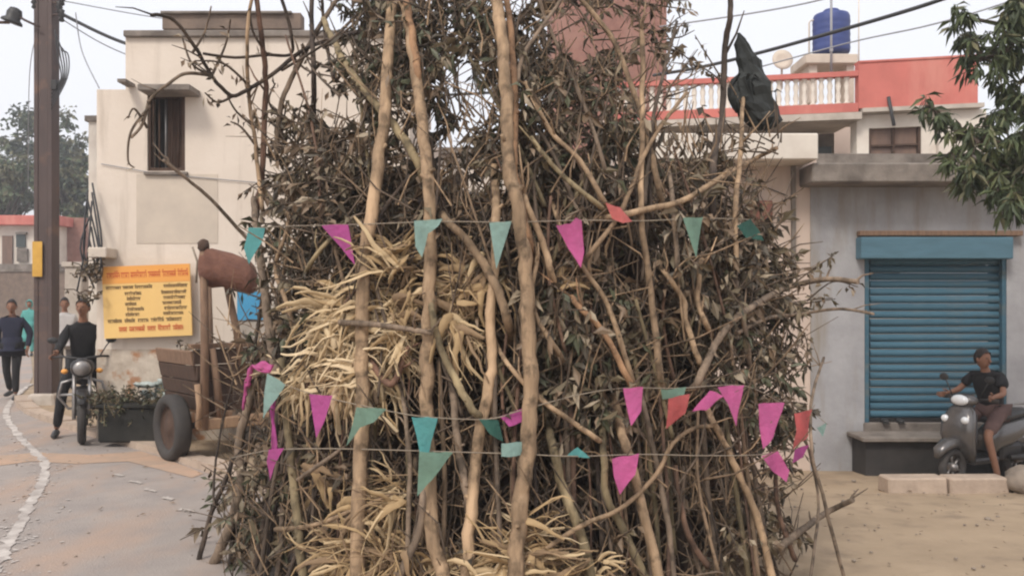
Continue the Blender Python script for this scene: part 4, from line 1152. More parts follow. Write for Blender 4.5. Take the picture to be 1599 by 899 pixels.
# twigs and sprigs sticking out of the outline
def sprig(pl, off, n, ll, pal, w=3):
    pts = [H(u, v, off) for u, v in pl]
    sp_ = [Vector(q) for q in smooth_line([tuple(p) for p in pts], 6)]
    md = pts[0].y
    tw.tube(sp_, [w * .5 / F * md * (1 - .6 * i / len(sp_)) for i in range(len(sp_))], 5)
    for k in range(n):
        q = random.choice(sp_[1:]) + Vector((rnd(-.03, .03), rnd(-.03, .03), rnd(-.03, .03)))
        leaf(lf, q, Vector((rnd(-1, 1), rnd(-.6, .6), rnd(-1.4, .6))), rnd(.6, 1.2) * ll, rnd(.25, .45) * ll, random.choice(pal))
for pl, n in (([(1200, 480), (1250, 470), (1300, 465)], 36), ([(1220, 500), (1255, 520), (1262, 560)], 34), ([(1230, 450), (1270, 420), (1300, 400)], 16), ([(1260, 470), (1300, 440), (1340, 448)], 16),
              ([(1195, 390), (1230, 410), (1250, 450)], 18), ([(1190, 600), (1225, 580), (1240, 545)], 22), ([(1200, 640), (1235, 650), (1240, 610)], 12), ([(1130, 130), (1095, 105), (1050, 98)], 26),
              ([(1125, 120), (1100, 80), (1085, 55)], 8), ([(1110, 250), (1130, 210), (1150, 200)], 10), ([(1150, 330), (1180, 340), (1195, 380)], 16)):
    sprig(pl, .08, n, .075, [0, 1, 2, 3])
for pl, n in (([(392, 137), (350, 100), (305, 95)], 16), ([(364, 150), (340, 160), (320, 145)], 10), ([(330, 118), (300, 100), (285, 60)], 14), ([(230, 200), (210, 170), (200, 185)], 3), ([(235, 165), (205, 205), (200, 250), (210, 262)], 2),
              ([(400, 200), (370, 175), (355, 150)], 7), ([(405, 235), (378, 200), (360, 190)], 6), ([(445, 190), (420, 160), (430, 130)], 8), ([(420, 240), (440, 200), (447, 160)], 10), ([(330, 120), (352, 70), (360, 30)], 5), ([(300, 84), (320, 50), (330, 10)], 4),
              ([(417, 86), (395, 50), (390, 10)], 3), ([(454, 85), (480, 110), (520, 120)], 6), ([(440, 110), (520, 60), (560, 20)], 4), ([(480, 90), (530, 110), (570, 90)], 8), ([(505, 75), (550, 40), (575, 10)], 6), ([(530, 150), (490, 110), (470, 70)], 6)):
    sprig(pl, .07, n, .075, [1, 3, 1, 2], 5)
tag(lf.build('dry_leaves', DRY, fixn=False), 'masses of dark dry leaves hanging on the boughs of the heap', 'dry leaves', kind='stuff')
# fine twigs everywhere
random.seed(88)
for k in range(2400):
    u, v = rnd(430, 1220), rnd(0, 960)
    if v > 500: u = rnd(350, 1240)
    if v < 200: u = rnd(520, 1060)
    p = H(u, v, rnd(-.25, .12))
    if in_gap(p) and random.random() < .6: continue
    a = random.gauss(0, .75); l = rnd(.15, .5) * (.6 if v < 160 else 1)
    d = Vector((math.sin(a), rnd(-.3, .3), math.cos(a)))
    m = p + d * l * .5 + Vector((rnd(-.04, .04), rnd(-.04, .04), rnd(-.03, .03)))
    r = rnd(.003, .008)
    tw.tube([p, m, p + d * l + Vector((rnd(-.05, .05), 0, rnd(-.05, .05)))], [r, r * .8, r * .4], 4, caps=False, mi=random.choice([0, 0, 1, 2]))
tag(tw.build('fine_twigs', [M['stick_grey'], M['bark_tan'], M['stick_tan']], fixn=False), 'tangle of fine bare twigs through the heap', 'twigs', kind='stuff')

# straw and cane leaves stuffed between the poles
def straw(mb, p, d, l, w, mi):
    d = d.normalized(); s = d.cross(Vector((rnd(-1, 1), rnd(-1, 1), rnd(-1, 1)))).normalized()
    c = Vector((rnd(-1, 1), rnd(-1, .2), rnd(-1, 1))) * l * .13 + Vector((0, 0, l * rnd(.02, .16)))
    prev = None; vs = []
    n = 5
    for i in range(n + 1):
        t = i / n
        q = p + d * l * t + c * 4 * t * (1 - t) + Vector((rnd(-1, 1), rnd(-1, 1), rnd(-1, 1))) * l * .035
        ww = w * (1 - .7 * t) * .5 * (.55 if i == 0 else 1)
        fold = Vector((0, -w * .25, 0))
        vs += [q - s * ww, q + fold, q + s * ww]
    fs = []
    for i in range(n):
        o = i * 3
        fs += [(o, o + 1, o + 4, o + 3), (o + 1, o + 2, o + 5, o + 4)]
    mb.add(vs, fs, mi, True)
random.seed(99)
mb = MB()
SREG = [ # u0 u1 v0 v1, count, tones, spread direction (mean)
 ((470, 625, 430, 640), 170, [0, 0, 3, 3, 1], .09), ((450, 600, 545, 625), 150, [0, 3, 3, 3], .10), ((505, 560, 420, 560), 45, [0, 3, 0], .10), ((575, 660, 375, 450), 45, [1, 2, 0], .05), ((680, 750, 430, 530), 55, [1, 2, 0], .07),
 ((590, 660, 430, 545), 60, [1, 0, 2], .04), ((680, 800, 380, 540), 75, [2, 1, 1, 0], .03), ((490, 645, 790, 960), 170, [0, 1, 2, 1], .08), ((575, 645, 740, 820), 34, [1, 2, 0], .05), ((745, 880, 800, 960), 150, [0, 1, 1, 2, 3], .1), ((860, 1010, 850, 980), 50, [1, 2, 0], .05), ((640, 760, 820, 980), 50, [1, 2, 0], .05),
 ((450, 540, 690, 800), 14, [2, 2, 1], 0), ((830, 910, 400, 470), 20, [2, 2, 1], -.03), ((500, 640, 560, 960), 34, [2, 1], -.08), ((650, 760, 800, 980), 34, [2, 1], -.08),
]
for (u0, u1, v0, v1), n, tones, off in SREG:
    for k in range(max(3, n // 5)):                       # loose bundles that lie over and hang from one another
        u, v = random.triangular(u0, u1, (u0 + u1) / 2), random.triangular(v0, v1, (v0 + v1) / 2)
        c = H(u, v, off + rnd(-.10, .06))
        if random.random() < .55: a = rnd(-2.3, -.85)         # hanging
        else: a = random.choice([rnd(-.5, .5), rnd(2.7, 3.7)])   # lying across
        tone = random.choice(tones); L0 = rnd(.14, .40)
        for j in range(random.randint(8, 15)):
            aa = a + random.gauss(0, .42)
            p = c + Vector((rnd(-.06, .06), rnd(-.05, .05), rnd(-.06, .06)))
            straw(mb, p, Vector((math.cos(aa), rnd(-.3, .12), math.sin(aa))), L0 * rnd(.55, 1.15), (rnd(.03, .07) if random.random() < .35 else rnd(.008, .026)), tone if random.random() < .6 else random.choice(tones))
tag(mb.build('dry_straw', STRAW, fixn=False), 'cream dry straw and cane leaves stuffed between the poles', 'straw', kind='stuff')

# ------------------------------------------------------------------ bunting: three strings with paper pennants
def bunting(name_lab, line, off, flags):
    pts = [H(u, v, off) for u, v in line]
    root = thing('bunting', name_lab, 'bunting', pts[0], group='strings of paper pennants')
    ro_ = root.location
    mb = MB(); mb.tube([Vector(q) - ro_ for q in smooth_line([tuple(p) for p in pts], 6)], .0035, 4)
    mb.build('string', M['string'], root)
    for i, (colr, poly, fo, lab) in enumerate(flags):
        n = len(poly)
        # subdivide the outline, fan from rows between the two long sides, with ripples
        bm = bmesh.new()
        vs = []
        ds = [H(u, v, fo).y for u, v in poly]
        dm = min(ds)
        for (u, v), d_ in zip(poly, ds):
            dd = dm + (d_ - dm) * .35
            vs.append(bm.verts.new(P(u, v, dd) - ro_))
        bm.faces.new(vs)
        bmesh.ops.triangulate(bm, faces=bm.faces)
        bmesh.ops.subdivide_edges(bm, edges=bm.edges, cuts=4, use_grid_fill=True)
        for v_ in bm.verts:
            q = v_.co + ro_
            v_.co.z += .006 * mnoise.noise(Vector((q.x * 24, q.z * 24, i * 5.1)))
            v_.co.y += .030 * mnoise.noise(Vector((q.x * 9 + i, q.z * 5, i * 2.7))) + .012 * math.sin(q.x * 42 + i * 1.7 + q.z * 9)
        me = bpy.data.meshes.new('pennant')
        for f in bm.faces: f.smooth = True
        bmesh.ops.recalc_face_normals(bm, faces=bm.faces)
        
        bm.to_mesh(me); bm.free()
        me.materials.append(FLAG[colr])
        o = bpy.data.objects.new('pennant', me); COL.objects.link(o); o.parent = root
        if lab: o['label'] = lab
bunting('upper string of faded paper pennants stretched across the heap', [(383, 357), (455, 353), (545, 351), (650, 347), (700, 346), (800, 347), (910, 344), (1000, 345), (1100, 341), (1175, 343)], .2, [
 ('teal', [(388, 355), (414, 356), (408, 378), (389, 413), (381, 388)], .22, 'teal pennant folded over at the left end'),
 ('magenta', [(503, 352), (543, 350), (554, 413)], .22, 'magenta pennant left of the stout pole'),
 ('aqua', [(647, 345), (691, 342), (686, 352), (668, 365), (659, 402), (649, 385)], .30, 'pale aqua pennant wrapped on a pole'),
 ('aqua', [(764, 348), (799, 346), (775, 420)], .26, 'pale aqua pennant beside the tallest pole'),
 ('pink', [(868, 352), (890, 350), (899, 341), (908, 345), (912, 392), (907, 418), (886, 385)], .25, 'bright pink pennant'),
 ('coral', [(946, 316), (968, 325), (988, 345), (973, 349), (957, 341)], .24, 'small coral pennant flipped up'),
 ('green', [(1066, 341), (1098, 339), (1086, 403)], .3, 'faded green pennant'),
 ('dgreen', [(1150, 352), (1172, 342), (1192, 376), (1165, 371)], .2, 'dark green crumpled pennant at the right end'),
])
bunting('middle string of paper pennants, its pink flags thickest at the right', [(380, 585), (415, 583), (450, 602), (500, 618), (580, 636), (660, 650), (760, 654), (815, 640), (900, 617), (973, 606), (1060, 606), (1160, 602), (1222, 629), (1265, 642), (1292, 662)], .2, [
 ('aqua', [(417, 583), (447, 600), (409, 654)], .24, 'pale aqua pennant at the lower left'),
 ('magenta', [(483, 615), (519, 618), (508, 655), (494, 683)], .23, 'magenta pennant below the straw'),
 ('green', [(556, 636), (604, 637), (585, 658), (562, 668), (541, 696), (550, 664)], .26, 'faded green pennant bent over the stout pole'),
 ('teal', [(643, 650), (684, 652), (673, 690), (668, 714), (655, 705), (650, 678)], .24, 'bright teal pennant'),
 ('dgreen', [(748, 654), (778, 656), (786, 690), (765, 676)], .18, 'dull dark green pennant'),
 ('magenta', [(780, 650), (816, 638), (816, 659), (795, 666)], .18, 'magenta pennant half behind the tallest pole'),
 ('pink', [(973, 606), (1004, 604), (1002, 640), (985, 665), (978, 632)], .24, 'pink pennant right of centre'),
 ('green', [(1032, 608), (1072, 604), (1068, 620), (1035, 623)], .21, 'green pennant behind the red one'),
 ('red', [(1043, 622), (1076, 614), (1070, 645), (1040, 669)], .24, 'faded red pennant'),
 ('pink', [(1080, 642), (1108, 609), (1130, 618), (1102, 640)], .24, 'pink pennant blown to the left'),
 ('pink', [(1120, 604), (1161, 601), (1150, 665), (1138, 632)], .25, 'pink pennant with a pointed tip'),
 ('pink', [(1184, 630), (1224, 628), (1208, 680), (1192, 701), (1186, 665)], .25, 'largest bright pink pennant'),
 ('red', [(1240, 645), (1269, 639), (1262, 680), (1238, 701), (1243, 672)], .32, 'red pennant at the right end'),
 ('aqua', [(1275, 668), (1292, 659), (1285, 682)], .22, 'small aqua pennant at the right end'),
])
bunting('lowest string of paper pennants with the hanging grey green triangle', [(360, 715), (420, 703), (500, 700), (600, 702), (700, 705), (800, 708), (900, 712), (1000, 709), (1100, 711), (1190, 709), (1262, 697)], .2, [
 ('magenta', [(420, 702), (443, 699), (429, 725), (420, 751), (416, 721)], .22, 'narrow magenta pennant'),
 ('green', [(655, 704), (707, 706), (680, 742), (652, 773)], .25, 'large grey green triangle pennant'),
 ('aqua', [(783, 690), (821, 690), (821, 711), (783, 711)], .22, 'short pale aqua pennant'),
 ('teal', [(885, 713), (902, 697), (921, 713)], .2, 'teal pennant tucked upward'),
 ('pink', [(956, 716), (998, 708), (992, 740), (968, 773), (958, 742)], .25, 'broad pink pennant'),
 ('pink', [(1188, 711), (1215, 703), (1233, 735), (1229, 753), (1206, 735)], .25, 'pink pennant below the largest one'),
 ('magenta', [(1240, 702), (1263, 694), (1255, 715), (1236, 722)], .21, 'small magenta pennant at the right'),
])
# pink ribbon knotted on the left edge
rb = thing('pink_ribbon', 'bunched pink cloth ribbon knotted round sticks on the left edge of the heap', 'ribbon', H(405, 575, .2))
mb = MB()
for k in range(5):
    pts = [H(380 + k * 3, 640 - k * 12, .2), H(383 + k * 2, 600, .22), H(392 + k, 578 - 2 * k, .25), H(408, 566 + 3 * k, .25), H(425, 572 + 2 * k, .24)]
    pp = [Vector(q) - rb.location + Vector((0, -.01 * k, 0)) for q in smooth_line([tuple(p) for p in pts], 5)]
    mb.tube(pp, [.012 + .006 * math.sin(i * 1.3 + k) for i in range(len(pp))], 6, flat=.5)
mb.build('ribbon', FLAG['pink'], rb)
mb = MB()
for k in range(3):
    pts = [H(432 - k * 4, 600, .18), H(428 - k * 2, 640, .2), H(425 + k * 3, 690, .2), H(430, 720, .2)]
    mb.tube([Vector(q) - rb.location for q in smooth_line([tuple(p) for p in pts], 5)], .010, 5, flat=.5)
mb.build('ribbon_tail', FLAG['magenta'], rb)

# black plastic sheet drawn over a stick like a scarecrow
bp = thing('black_plastic_sheet', 'black plastic bag draped pointed over a stick at the upper right of the heap', 'plastic bag', H(1180, 200, .1))
dB = H(1160, 200, .17).y
mb = MB()
out = [(52, 1154, 2), (60, 1157, 6), (70, 1160, 11), (82, 1164, 13), (94, 1168, 18), (106, 1171, 16), (118, 1173, 22), (128, 1172, 31), (140, 1175, 34), (152, 1179, 30), (165, 1182, 32), (178, 1187, 27), (188, 1191, 26), (196, 1192, 20), (203, 1191, 9)]
n = 22; vs = []
for i, (v, u, w) in enumerate(out):
    for j in range(n):
        a = 2 * math.pi * j / n
        rag = 10 * mnoise.noise(Vector((math.cos(a) * 3, math.sin(a) * 3, 7))) * (1 if 2 < i < 14 else .2)
        c = P(u, v + rag, dB)
        rw = w / F * dB * (1 + .55 * mnoise.noise(Vector((math.cos(a) * 2.2, math.sin(a) * 2.2, i * .55))) + .16 * (1 if j % 2 else -1) * mnoise.noise(Vector((j * 1.7, i * .4, 3))))
        vs.append(c + Vector((math.cos(a) * rw, math.sin(a) * rw * .6, 0)) - bp.location)
fs = [(i * n + j, i * n + (j + 1) % n, (i + 1) * n + (j + 1) % n, (i + 1) * n + j) for i in range(len(out) - 1) for j in range(n)]
fs += [tuple(range(n))[::-1], tuple((len(out) - 1) * n + j for j in range(n))]
mb.add(vs, fs, 0, False)
for k in range(16):                       # torn strips hanging off the edge
    a_ = rnd(0, 6.28); v = rnd(115, 195)
    c = P(1178 + math.cos(a_) * rnd(18, 32), v, dB - .1 * math.sin(a_)) - bp.location
    mb.tube([c, c + Vector((rnd(-.04, .04), rnd(-.03, .02), rnd(-.02, .05))), c + Vector((rnd(-.09, .09), rnd(-.03, .03), rnd(-.14, .04)))], [.016, .02, .003], 5, flat=.3, smooth=False)
mb.build('sheet', M['black_poly'], bp)
mb = MB()
for k in range(4):
    pts = [P(1147 + 2 * k, 128, dB), P(1143 + 3 * k, 150 + 4 * k, dB - .05), P(1146 + k * 4, 172 + k * 5, dB - .02)]
    mb.tube([Vector(q) - bp.location for q in smooth_line([tuple(p) for p in pts], 4)], [.03, .04, .045, .04, .035, .03, .02, .012, .004], 6, flat=.35)
mb.build('torn_flap', M['black_poly'], bp)

# ------------------------------------------------------------------ wooden cart
ca = P(352, 0, 10.1)
cart = thing('wooden_cart', 'old brown wooden cart with plank sides and tall end posts beside the heap', 'cart', (-3.30, 10.3, 0.0), R(42))
# local frame: x = across (axle), y = length away from the camera, width 1.25 m
mb = MB()
Wc = 0.62
def planks(name, y, z0, z1, n, w0, w1, m):
    for k in range(n):
        za = z0 + (z1 - z0) * k / n; zb = z0 + (z1 - z0) * (k + 1) / n - .012
        wa = w0 + (w1 - w0) * (k + .5) / n
        mb = MB(); mb.box((0, y + .004 * (k % 2), (za + zb) / 2), (2 * wa, .035, zb - za)); mb.build(name, M[m], cart, bevel=.006)
planks('rear_board', -.62, .54, 1.22, 4, .54, .68, 'wood_dark')
planks('front_board', .40, .60, 1.1, 4, .52, .66, 'wood_dark')
for s in (-1, 1):
    for k in range(4):
        za = .55 + k * .165; x = s * (.54 + .035 * (k + .5))
        mb = MB(); mb.box((x, -.11, za + .07), (.032, 1.0, .155), Matrix.Rotation(R(12 * s), 3, 'Y')); mb.build('side_plank', M['wood_dark' if k < 3 else 'wood'], cart, bevel=.005)
mb = MB(); mb.box((0, -.63, 1.245), (1.42, .07, .05)); mb.build('top_rail', M['wood'], cart, bevel=.008)
mb = MB(); mb.box((0, -.11, .57), (1.04, .98, .05)); mb.build('floor', M['wood_dark'], cart)
mb = MB(); mb.box((0, -.69, .42), (1.28, .11, .12)); mb.build('tail_beam', M['wood_tan'], cart, bevel=.012)
for s in (-1, 1):
    mb = MB(); mb.box((s * .3, -.1, .49), (.09, 1.16, .1)); mb.build('chassis_beam', M['wood_tan'], cart, bevel=.01)
mb = MB(); mb.tube([(-.8, -.3, .36), (.8, -.3, .36)], .035, 8); mb.build('axle', M['rubber'], cart)
ring = [(.235, -.06), (.29, -.09), (.34, -.08), (.36, -.045), (.36, .045), (.34, .08), (.29, .09), (.235, .06)]
for s in (-1, 1):
    mb = MB()
    n = 28; rot = Matrix.Rotation(R(90), 3, 'Y')
    vs = [rot @ Vector((r_ * math.cos(2 * math.pi * j / n), r_ * math.sin(2 * math.pi * j / n), z_)) for r_, z_ in ring for j in range(n)]
    k = len(ring)
    fs = [(i * n + j, i * n + (j + 1) % n, ((i + 1) % k) * n + (j + 1) % n, ((i + 1) % k) * n + j) for i in range(k) for j in range(n)]
    mb.add(vs, fs, 0, True)
    wheel = mb.build('wheel', M['rubber'], cart); wheel.location = (s * .76, -.3, .36)
    mb = MB(); mb.lathe([(.06, -.06), (.08, -.045), (.12, -.03), (.22, -.02), (.242, -.05), (.242, .05), (.22, .02), (.12, .02), (.07, .05)], n=24, rot=rot); rm = mb.build('rim', M['wood_dark'], wheel)
# posts at the back of the cart
def post(x0, y0, z0, x1, y1, z1, w, m, knob=False):
    mb = MB(); mb.tube([(x0, y0, z0), ((x0 + x1) / 2 + .01, (y0 + y1) / 2, (z0 + z1) / 2), (x1, y1, z1)], [w, w * .95, w * .9], 7)
    o = mb.build('post', M[m], cart)
    if knob:
        mb = MB(); mb.blob((x1, y1, z1 + .03), (w * 1.35, w * 1.35, .07), nz=.2, seed=3); mb.build('knob', M['wood_dark'], o)
post(-.585, -.72, .36, -.585, -.70, 2.28, .047, 'wood', True)
post(-.40, -.70, .46, -.50, -.71, 1.22, .045, 'wood')
post(-.05, .36, .6, -.10, .34, 2.2, .04, 'wood')
post(-.10, -.64, .9, -.30, -.62, 1.95, .042, 'wood')
post(.45, .36, .6, .5, .34, 1.9, .035, 'wood')
mb = MB(); mb.tube([(-.66, -.74, .40), (-.64, -.73, .62), (-.66, -.72, .85)], .032, 6); mb.build('prop', M['wood_tan'], cart)
# dry brush lying in the cart
random.seed(12)
mb = MB(); lf2 = MB()
for k in range(26):
    p = Vector((rnd(-.55, .6), rnd(-.55, .3), 1.14)); q = p + Vector((rnd(-.25, .25), rnd(-.3, .2), rnd(.0, .22)))
    mb.tube([p, (p + q) / 2 + Vector((0, 0, .03)), q], .007, 4, caps=False)
    for j in range(9): leaf(lf2, p.lerp(q, rnd(0, 1)), Vector((rnd(-1, 1), rnd(-1, 1), rnd(-.6, .8))), rnd(.05, .09), .03, random.randrange(4))
br = thing('brush_bundle', 'low dry brush lying in the wooden cart', 'brush', (cart.location.x, cart.location.y, .0), R(42))
mb.build('twigs', M['bark_grey'], br); lf2.build('foliage', DRY, br)
# brown sack slung between the posts
sk = thing('brown_sack', 'rolled brown sack slung high between the cart posts', 'sack', P(357, 424, 9.5))
mb = MB()
sec = [(-43, -8, 5), (-42, -8, 20), (-39, -8, 27), (-28, -7, 30), (-12, -5, 28), (4, -1, 29), (18, 4, 27), (32, 9, 26), (40, 13, 21), (43, 15, 6)]
n = 14; vs = []
for i, (du, dv, h) in enumerate(sec):
    for j in range(n):
        a = 2 * math.pi * j / n
        k = 1 + .22 * mnoise.noise(Vector((math.cos(a) * 2.6, math.sin(a) * 2.6, i * .5))) + .05 * math.sin(a * 5 + i * .8)
        vs.append(Vector((du / F * 9.5, math.cos(a) * h * .9 / F * 9.5 * k, (-dv + math.sin(a) * h * k) / F * 9.5)))
fs = [(i * n + j, i * n + (j + 1) % n, (i + 1) * n + (j + 1) % n, (i + 1) * n + j) for i in range(len(sec) - 1) for j in range(n)]
fs += [tuple(range(n))[::-1], tuple((len(sec) - 1) * n + j for j in range(n))]
mb.add(vs, fs, 0, True); mb.build('cloth', M['sack'], sk)
mb = MB(); mb.tube([(-.38, -.02, .26), (-.30, -.1, .1), (-.33, -.05, -.12)], .012, 5); mb.build('rope', M['string'], sk)
# blue board behind the cart, black tank and rubbish by the wall
bb = thing('blue_board', 'bright blue board leaning on the wall behind the cart posts', 'board', P(390, 500, 10.8))
mb = MB(); wall_box(mb, 370, 412, 455, 500, 10.78, 10.82); childbox(mb, 'panel', M['blue_board'], bb, .004)
mb = MB(); wall_box(mb, 368, 414, 500.5, 686, 10.8, 10.94); childbox(mb, 'stand', M['concrete_light'], bb, .004)
tg = thing('water_trough', 'long black tarred water trough with weeds on top by the house wall', 'trough', P(205, 690, 10.5))
mb = MB(); wall_box(mb, 152, 250, 637, 691, 10.35, 10.85); childbox(mb, 'body', M['trough'], tg, .02)
mb = MB(); wall_box(mb, 149, 253, 632, 637, 10.32, 10.88); childbox(mb, 'rim', M['trough'], tg, .008)
wd = thing('weed_plant', 'scrubby weeds growing on top of the black trough', 'plant', P(195, 632, 10.6))
mb, lf2 = MB(), MB(); random.seed(15)
for k in range(130):
    p = P(rnd(146, 256), 632, rnd(10.3, 10.8)); q = p + Vector((rnd(-.14, .14), rnd(-.22, .1), rnd(-.25, .26)))
    mb.tube([p, q], .004, 4, caps=False)
    for j in range(8): leaf(lf2, p.lerp(q, rnd(.2, 1)), Vector((rnd(-1, 1), rnd(-1, 1), rnd(-.6, .8))), rnd(.04, .08), .03, random.choice([0, 2, 4, 4]))
tag(childbox(mb, 'stem', M['bark_green'], wd), kind='stuff'); childbox(lf2, 'foliage', DRY, wd)
pl_ = thing('plastic_rubbish', 'heap of pale torn plastic sheets between the trough and the cart wheel', 'rubbish', P(240, 640, 10.75))
mb = MB(); random.seed(16)
for k in range(26):
    c = P(rnd(212, 275), rnd(595, 640), rnd(10.6, 10.9))
    mb.blob(c, (rnd(.03, .11), rnd(.03, .08), rnd(.02, .05)), Matrix.Rotation(rnd(-.6, .6), 3, 'Y'), nz=.9, seed=k, rings=5, seg=8, freq=2.5)
mb.v = [tuple(Vector(q) - pl_.location) for q in mb.v]
pbx = mb.build('sheets', M['plastic_pale'], pl_); tag(pbx, kind='stuff')

# ------------------------------------------------------------------ people
def skin_mesh(mb, nodes, edges, root, sub=1, mi=0):
    """nodes: {key: (co, rx, ry)}; grows one continuous tapered surface and adds it to mb"""
    keys = list(nodes)
    me = bpy.data.meshes.new('tmp_skin')
    me.from_pydata([tuple(nodes[k][0]) for k in keys], [(keys.index(a), keys.index(b)) for a, b in edges], [])
    ob = bpy.data.objects.new('tmp_skin', me); COL.objects.link(ob)
    sm = ob.modifiers.new('s', 'SKIN'); sm.use_smooth_shade = True
    for i, k in enumerate(keys):
        sv = me.skin_vertices[0].data[i]
        sv.radius = (nodes[k][1], nodes[k][2]); sv.use_root = (k == root); sv.use_loose = False
    ss = ob.modifiers.new('u', 'SUBSURF'); ss.levels = sub; ss.render_levels = sub
    dg = bpy.context.evaluated_depsgraph_get()
    ev = ob.evaluated_get(dg); m2 = ev.to_mesh()
    mb.add([v.co.copy() for v in m2.vertices], [tuple(p.vertices) for p in m2.polygons], mi, True)
    ev.to_mesh_clear()
    bpy.data.objects.remove(ob); bpy.data.meshes.remove(me)

STAND = dict(pelvis=(0, 0, .95), spine=(0, .01, 1.12), chest=(0, 0, 1.32), neck=(0, .01, 1.47), head=(0, -.02, 1.60),
             shL=(.165, .01, 1.385), elL=(.22, .04, 1.12), wrL=(.22, -.05, .90), shR=(-.165, .01, 1.385), elR=(-.22, .04, 1.12), wrR=(-.22, -.05, .90),
             hipL=(.09, 0, .90), knL=(.10, -.02, .50), anL=(.10, .03, .09), hipR=(-.09, 0, .90), knR=(-.10, -.02, .50), anR=(-.10, .03, .09))
def person(label, loc, rz, pose=None, top='black_cloth', bottom='black_cloth', sleeves='long', legs='long', skirt=0.0, scarf=None, head_yaw=0.0, shoe='black_plastic', group=None, scale=1.0, foot_dir=None):
    J = {k: Vector(v) for k, v in STAND.items()}
    for k, v in (pose or {}).items(): J[k] = Vector(v)
    root = thing('person', label, 'person', loc, rz, group)
    root.scale = (scale,) * 3
    body = MB()
    nd = dict(pelvis=(J['pelvis'], .115, .08), spine=(J['spine'], .10, .07), chest=(J['chest'], .115, .07), neckb=(J['chest'].lerp(J['neck'], .75), .06, .05),
              neck=(J['neck'], .052, .052), head=(J['head'] - Vector((0, 0, .04)), .05, .05))
    ed = [('pelvis', 'spine'), ('spine', 'chest'), ('chest', 'neckb'), ('neckb', 'neck'), ('neck', 'head')]
    for s in 'LR':
        nd['sh' + s] = (J['sh' + s] - Vector((0, 0, .03)), .036, .036); nd['el' + s] = (J['el' + s], .042, .042); nd['wr' + s] = (J['wr' + s], .028, .028)
        d = (J['wr' + s] - J['el' + s]).normalized()
        nd['pa' + s] = (J['wr' + s] + d * .05, .036, .02)
        nd['kn2' + s] = (J['wr' + s] + d * .09, .036, .017)
        nd['hip' + s] = (J['hip' + s], .085, .085); nd['kn' + s] = (J['kn' + s], .056, .056); nd['an' + s] = (J['an' + s], .036, .036)
        ed += [('chest', 'sh' + s), ('sh' + s, 'el' + s), ('el' + s, 'wr' + s), ('wr' + s, 'pa' + s), ('pa' + s, 'kn2' + s), ('pelvis', 'hip' + s), ('hip' + s, 'kn' + s), ('kn' + s, 'an' + s)]
    skin_mesh(body, nd, ed, 'pelvis')
    for s in 'LR':                                    # four unequal fingers and a thumb, slightly curled
        d = (J['wr' + s] - J['el' + s]).normalized()
        side = d.cross(Vector((1, 0, 0)) if abs(d.x) < .8 else Vector((0, 0, 1))).normalized()
        curl = d.cross(side) * (1 if s == 'R' else -1)
        b = J['wr' + s] + d * .085
        for i, l in enumerate((.068, .078, .072, .055)):
            o = side * (.027 - .018 * i)
            p0, p1 = b + o - d * .02, b + o + d * l * .45 + curl * .008
            p2 = p1 + d * l * .35 + curl * l * .28; p3 = p2 + d * l * .12 + curl * l * .3
            body.tube([p0, p1, p2, p3], [.0095, .009, .008, .006], 6)
        t0 = J['wr' + s] + d * .03 + side * .025
        body.tube([t0, t0 + side * .03 + d * .03, t0 + side * .035 + d * .06 + curl * .01], [.012, .010, .007], 6)
    # head with face
    hy = Matrix.Rotation(head_yaw, 3, 'Z'); hc = J['head']
    vs = []; ringn, seg = 12, 16
    for i in range(ringn + 1):
        th = math.pi * i / ringn; z = math.cos(th)
        for j in range(seg):
            ph = 2 * math.pi * j / seg
            x, y = math.sin(th) * math.cos(ph), math.sin(th) * math.sin(ph)
            w = 1 - .30 * sstep(.05, -1, z)                     # narrower jaw
            yy = y * .096 * (1 - .18 * sstep(0, -1, z)) - (.018 * sstep(-.3, -.9, z) if y < 0 else 0)
            vs.append(hc + hy @ Vector((x * .076 * w, yy, z * .118)))
    fs = [(i * seg + j, (i + 1) * seg + j, (i + 1) * seg + (j + 1) % seg, i * seg + (j + 1) % seg) for i in range(ringn) for j in range(seg)]
    body.add(vs, fs, 0, True)
    body.tube([hc + hy @ Vector((0, -.088, .02)), hc + hy @ Vector((0, -.105, -.01)), hc + hy @ Vector((0, -.114, -.028)), hc + hy @ Vector((0, -.095, -.038))], [.007, .010, .015, .009], 7)
    for s in (-1, 1): body.blob(hc + hy @ Vector((s * .077, .008, -.005)), (.010, .020, .032), hy, rings=5, seg=7)
    body.build('body', M['skin'], root)
    for s in (-1, 1):
        mb = MB(); mb.blob(hc + hy @ Vector((s * .031, -.085, .012)), (.013, .008, .007), hy, rings=4, seg=7); mb.build('eye', M['eye'], root)
    mb = MB(); mb.blob(hc + hy @ Vector((0, -.092, -.064)), (.024, .008, .007), hy, rings=4, seg=8); mb.build('mouth', M['lip'], root)
    hm = MB(); vs = []
    for i in range(9):
        th = math.pi * .64 * i / 8; z = math.cos(th)
        for j in range(seg):
            ph = 2 * math.pi * j / seg
            x, y = math.sin(th) * math.cos(ph), math.sin(th) * math.sin(ph)
            front = sstep(.2, -.9, y / max(.05, math.sin(th)))
            zz = max(z, .58 * front - .42 * (1 - front))
            k = 1.03 + .08 * (1 - front) + .07 * mnoise.noise(Vector((x * 5, y * 5, z * 5)))
            vs.append(hc + hy @ Vector((x * .076 * k, (y * .1 + .006) * k, zz * .118 * 1.1 + .008)))
    hm.add(vs, [(i * seg + j, (i + 1) * seg + j, (i + 1) * seg + (j + 1) % seg, i * seg + (j + 1) % seg) for i in range(8) for j in range(seg)], 0, True)
    hm.build('hair', M['hair'], root)
